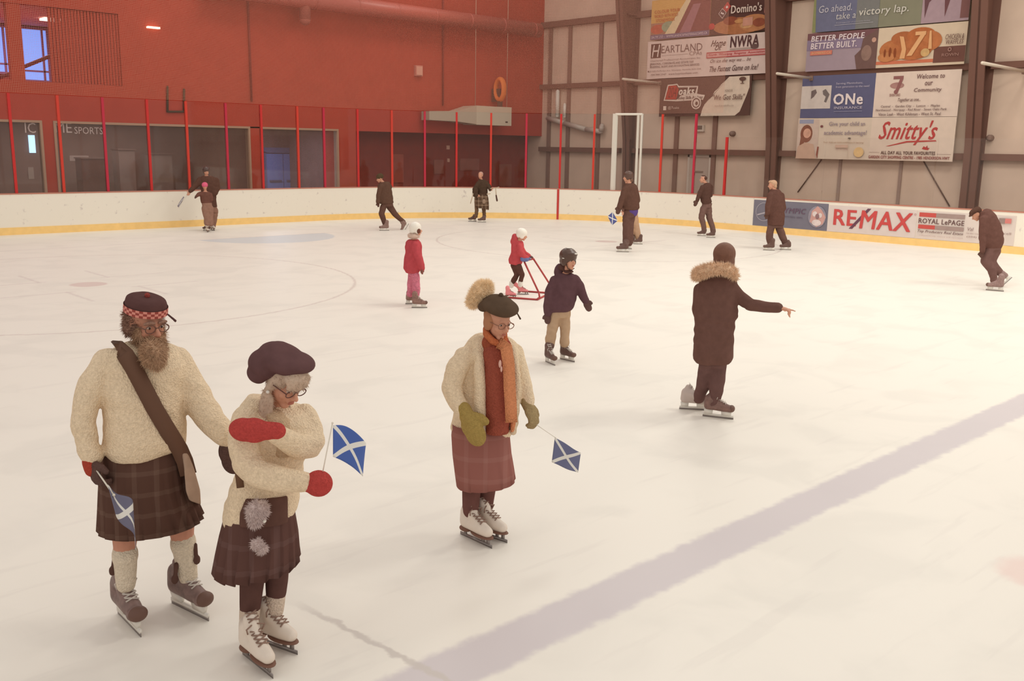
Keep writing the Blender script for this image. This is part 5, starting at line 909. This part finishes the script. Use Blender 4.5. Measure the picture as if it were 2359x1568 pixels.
# woman 1625
p = far('slim skater in black jacket and grey trousers with headband gliding left', (1625, 543), -75, (1620, 413, .225, -85, 0), (1629, 424, 0),
 [('jacket', cloth((92, 66, 58)), [(1624, 421, 1636, 421, .07, 0), (1618, 427, 1640, 426, .11, 0), (1613, 440, 1640, 440, .13, 0), (1612, 452, 1637, 452, .13, 0), (1614, 464, 1640, 464, .13, 0), (1618, 471, 1638, 471, .12, 0)], [[(1618, 432, 6, .1), (1611, 448, 5.5, .14), (1606, 462, 4.5, .17)], [(1637, 430, 6, -.1), (1636, 450, 5.5, -.12)]])],
 [('trousers', cloth((120, 92, 84)), [(1617, 468, 1641, 468, .12, 0), (1616, 478, 1639, 478, .12, 0)], [[(1621, 480, 8, .05), (1616, 500, 7, .08), (1621, 520, 6, .06), (1622, 532, 6, .05)], [(1632, 480, 8, -.05), (1634, 502, 7, -.04), (1641, 522, 6, -.06), (1643, 534, 6, -.08)]])],
 [('hockey', (1606, 543), -88, BOOT, .9), ('hockey', (1627, 547), -85, BOOT, .9)], [('hair', mat((84, 58, 50), .8), [('e', (0, -.2, .66), (.34, .34, .3)), ('e', (0, -.02, .95), (.28, .3, .1))], .015), ('headband', mat((214, 168, 148), .8), [('e', (0, -.02, .82), (.345, .41, .1))], .012)], [((1606, 462, .17), (1599, 476, .2), 'mitten', DARK, .2, None, 1, 1.1)])
# blond 1785
p = far('grey blond haired skater in long dark coat in front of the brown column', (1790, 574), -70, (1779, 426, .24, -75, 8), (1788, 442, 0),
 [('coat', cloth((100, 70, 62)), [(1776, 436, 1796, 436, .09, 0), (1770, 444, 1801, 442, .14, 0), (1767, 458, 1805, 458, .17, 0), (1767, 480, 1808, 480, .18, 0), (1768, 500, 1808, 500, .18, 0), (1768, 518, 1806, 520, .17, 0)], [[(1775, 450, 8, .13), (1770, 475, 7.5, .18), (1768, 492, 6, .2)], [(1800, 450, 7.5, -.1), (1804, 480, 7, -.1)]])],
 [('trousers', cloth((110, 82, 74)), [(1768, 514, 1805, 514, .14, 0), (1768, 524, 1804, 524, .14, 0)], [[(1776, 524, 9, .04), (1772, 545, 8, .06), (1776, 562, 7.5, .05)], [(1795, 524, 9, -.04), (1803, 545, 8, -.05), (1810, 562, 7.5, -.06)]])],
 [('hockey', (1758, 576), -88, BOOT, 1.0), ('hockey', (1796, 575), -85, BOOT, 1.0)], [('hair', mat((196, 158, 130), .9, .3, .1, .2, 40.), [('e', (0, -.16, .66), (.4, .4, .38)), ('e', (0, .1, .88), (.32, .3, .16)), ('e', (0, -.3, .3), (.34, .2, .26))], .015)], [((1768, 492, .2), (1765, 504, .2), 'glove', DARK, .5, None, 1)])
# bending man 2290
p = far('man in flat cap and dark clothes bending forward at the right edge', (2295, 660), -65, (2250, 494, .24, -70, 40), (2266, 500, 0),
 [('jacket', cloth((108, 76, 68)), [(2256, 488, 2282, 482, .1, 0), (2254, 502, 2296, 496, .16, 0), (2256, 520, 2306, 515, .18, 0), (2257, 540, 2312, 538, .19, 0), (2259, 560, 2313, 560, .18, 0), (2262, 572, 2306, 572, .16, 0)], [[(2266, 505, 10, .15), (2264, 540, 9, .18), (2264, 566, 7.5, .2), (2263, 578, 6, .2)], [(2272, 492, 12, 0), (2286, 505, 12, -.1), (2300, 535, 9, -.14)]])],
 [('trousers', cloth((118, 88, 82)), [(2262, 562, 2312, 560, .16, 0), (2263, 574, 2304, 576, .16, 0)], [[(2278, 578, 14, .05), (2270, 602, 11, .1), (2286, 622, 9.5, .08), (2290, 648, 7.5, .05)], [(2292, 578, 13, -.05), (2282, 602, 11, 0), (2298, 622, 9, -.05), (2309, 632, 7.5, -.1)]])],
 [], [('flat_cap', cloth((92, 66, 56)), [('e', (0, -.05, .86), (.42, .5, .22)), ('e', (0, -.25, .68), (.36, .3, .26)), ('e', (0, .42, .72), (.3, .18, .06))], .015), ('hair', mat((130, 98, 84), .8), [('e', (0, -.24, .5), (.33, .22, .24))], .015)], [((2263, 578, .2), (2262, 586, .2), 'glove', DARK, .9, None, 1)], done=False)
SK2 = mat((150, 122, 116), .5, None, .3, .2, 30.)
p.skate('hockey', (2271, 668), -95, SK2, 1.05); p.skate('hockey', None, 0, SK2, 1.05, heel3=p.P(2331, 640, -.1), toe3=p.P(2304, 664, -.06)); p.done(SKIN, .013)
# adult with child at left
p = far('adult in black helmet and dark coat skating behind a child, far left', (483, 529), 15, (475, 395, .235, 20, 15), (477, 410, 0),
 [('coat', cloth((96, 68, 58)), [(466, 405, 490, 405, .09, 0), (458, 412, 499, 412, .14, 0), (460, 425, 502, 425, .17, 0), (463, 440, 500, 440, .18, 0), (462, 458, 498, 458, .18, 0), (466, 475, 501, 477, .17, 0)], [[(462, 414, 7.5, 0), (452, 426, 6.5, .05), (442, 436, 5.5, .1), (438, 441, 4.5, .12)], [(497, 416, 8, 0), (500, 432, 7.5, .03), (494, 446, 6.5, .12)]])],
 [('trousers', cloth((146, 110, 94)), [(468, 470, 499, 472, .14, 0), (470, 485, 502, 490, .14, 0)], [[(478, 485, 9, 0), (482, 505, 8, 0), (485, 520, 7, 0)], [(494, 485, 9, -.03), (492, 505, 8, -.04), (490, 520, 7, -.04)]])],
 [('hockey', (483, 533), 20, BOOT, 1.0), ('figure', (495, 531), 25, FIG, .95)], [('helmet', mat((84, 62, 56), .35, None, .5), [('e', (0, -.1, .76), (.44, .5, .4)), ('e', (-.3, -.1, .45), (.08, .18, .2)), ('e', (.3, -.1, .45), (.08, .18, .2))], .015)], [((438, 441, .12), (434, 447, .13), 'bare', None, .8, None, 1, 1.1)])
flag(p, 'small pale saltire flag in the outstretched hand of the far left adult', [(435, 445, .13), (410, 478, .13)], [(422, 452, .13), (425, 454, .13), (412, 478, .16), (408, 474, .1)], (140, 128, 136), .02, .006)
p = far('child in pink knit hat and dark jacket held in front of the far left adult', (475, 534), 0, (472, 430, .19, 5, 10), (473, 441, 0),
 [('jacket', cloth((112, 76, 66)), [(464, 441, 482, 441, .07, 0), (460, 447, 486, 447, .11, 0), (461, 458, 487, 458, .12, 0), (463, 468, 488, 468, .12, 0)], [[(463, 446, 5, .03), (457, 448, 4.5, .1), (454, 451, 4, .15)], [(485, 448, 5, .03), (487, 460, 4.5, .05)]])],
 [('snow_trousers', cloth((152, 116, 100)), [(464, 466, 488, 466, .12, 0), (466, 478, 490, 480, .12, 0)], [[(472, 480, 8, .04), (476, 500, 7, .04), (477, 515, 6.5, .04)], [(484, 480, 8, .0), (484, 500, 7, .0), (486, 515, 6.5, 0)]])],
 [('hockey', (468, 531), -40, BOOT, .75), ('figure', (480, 535), 10, FIG, .75)], [('knit_hat', knit((232, 110, 140)), [('e', (0, -.05, .78), (.46, .5, .42))], .014)], [((454, 451, .15), (450, 455, .16), 'mitten', DARK, .5, None, 1, .9)], k=.7)
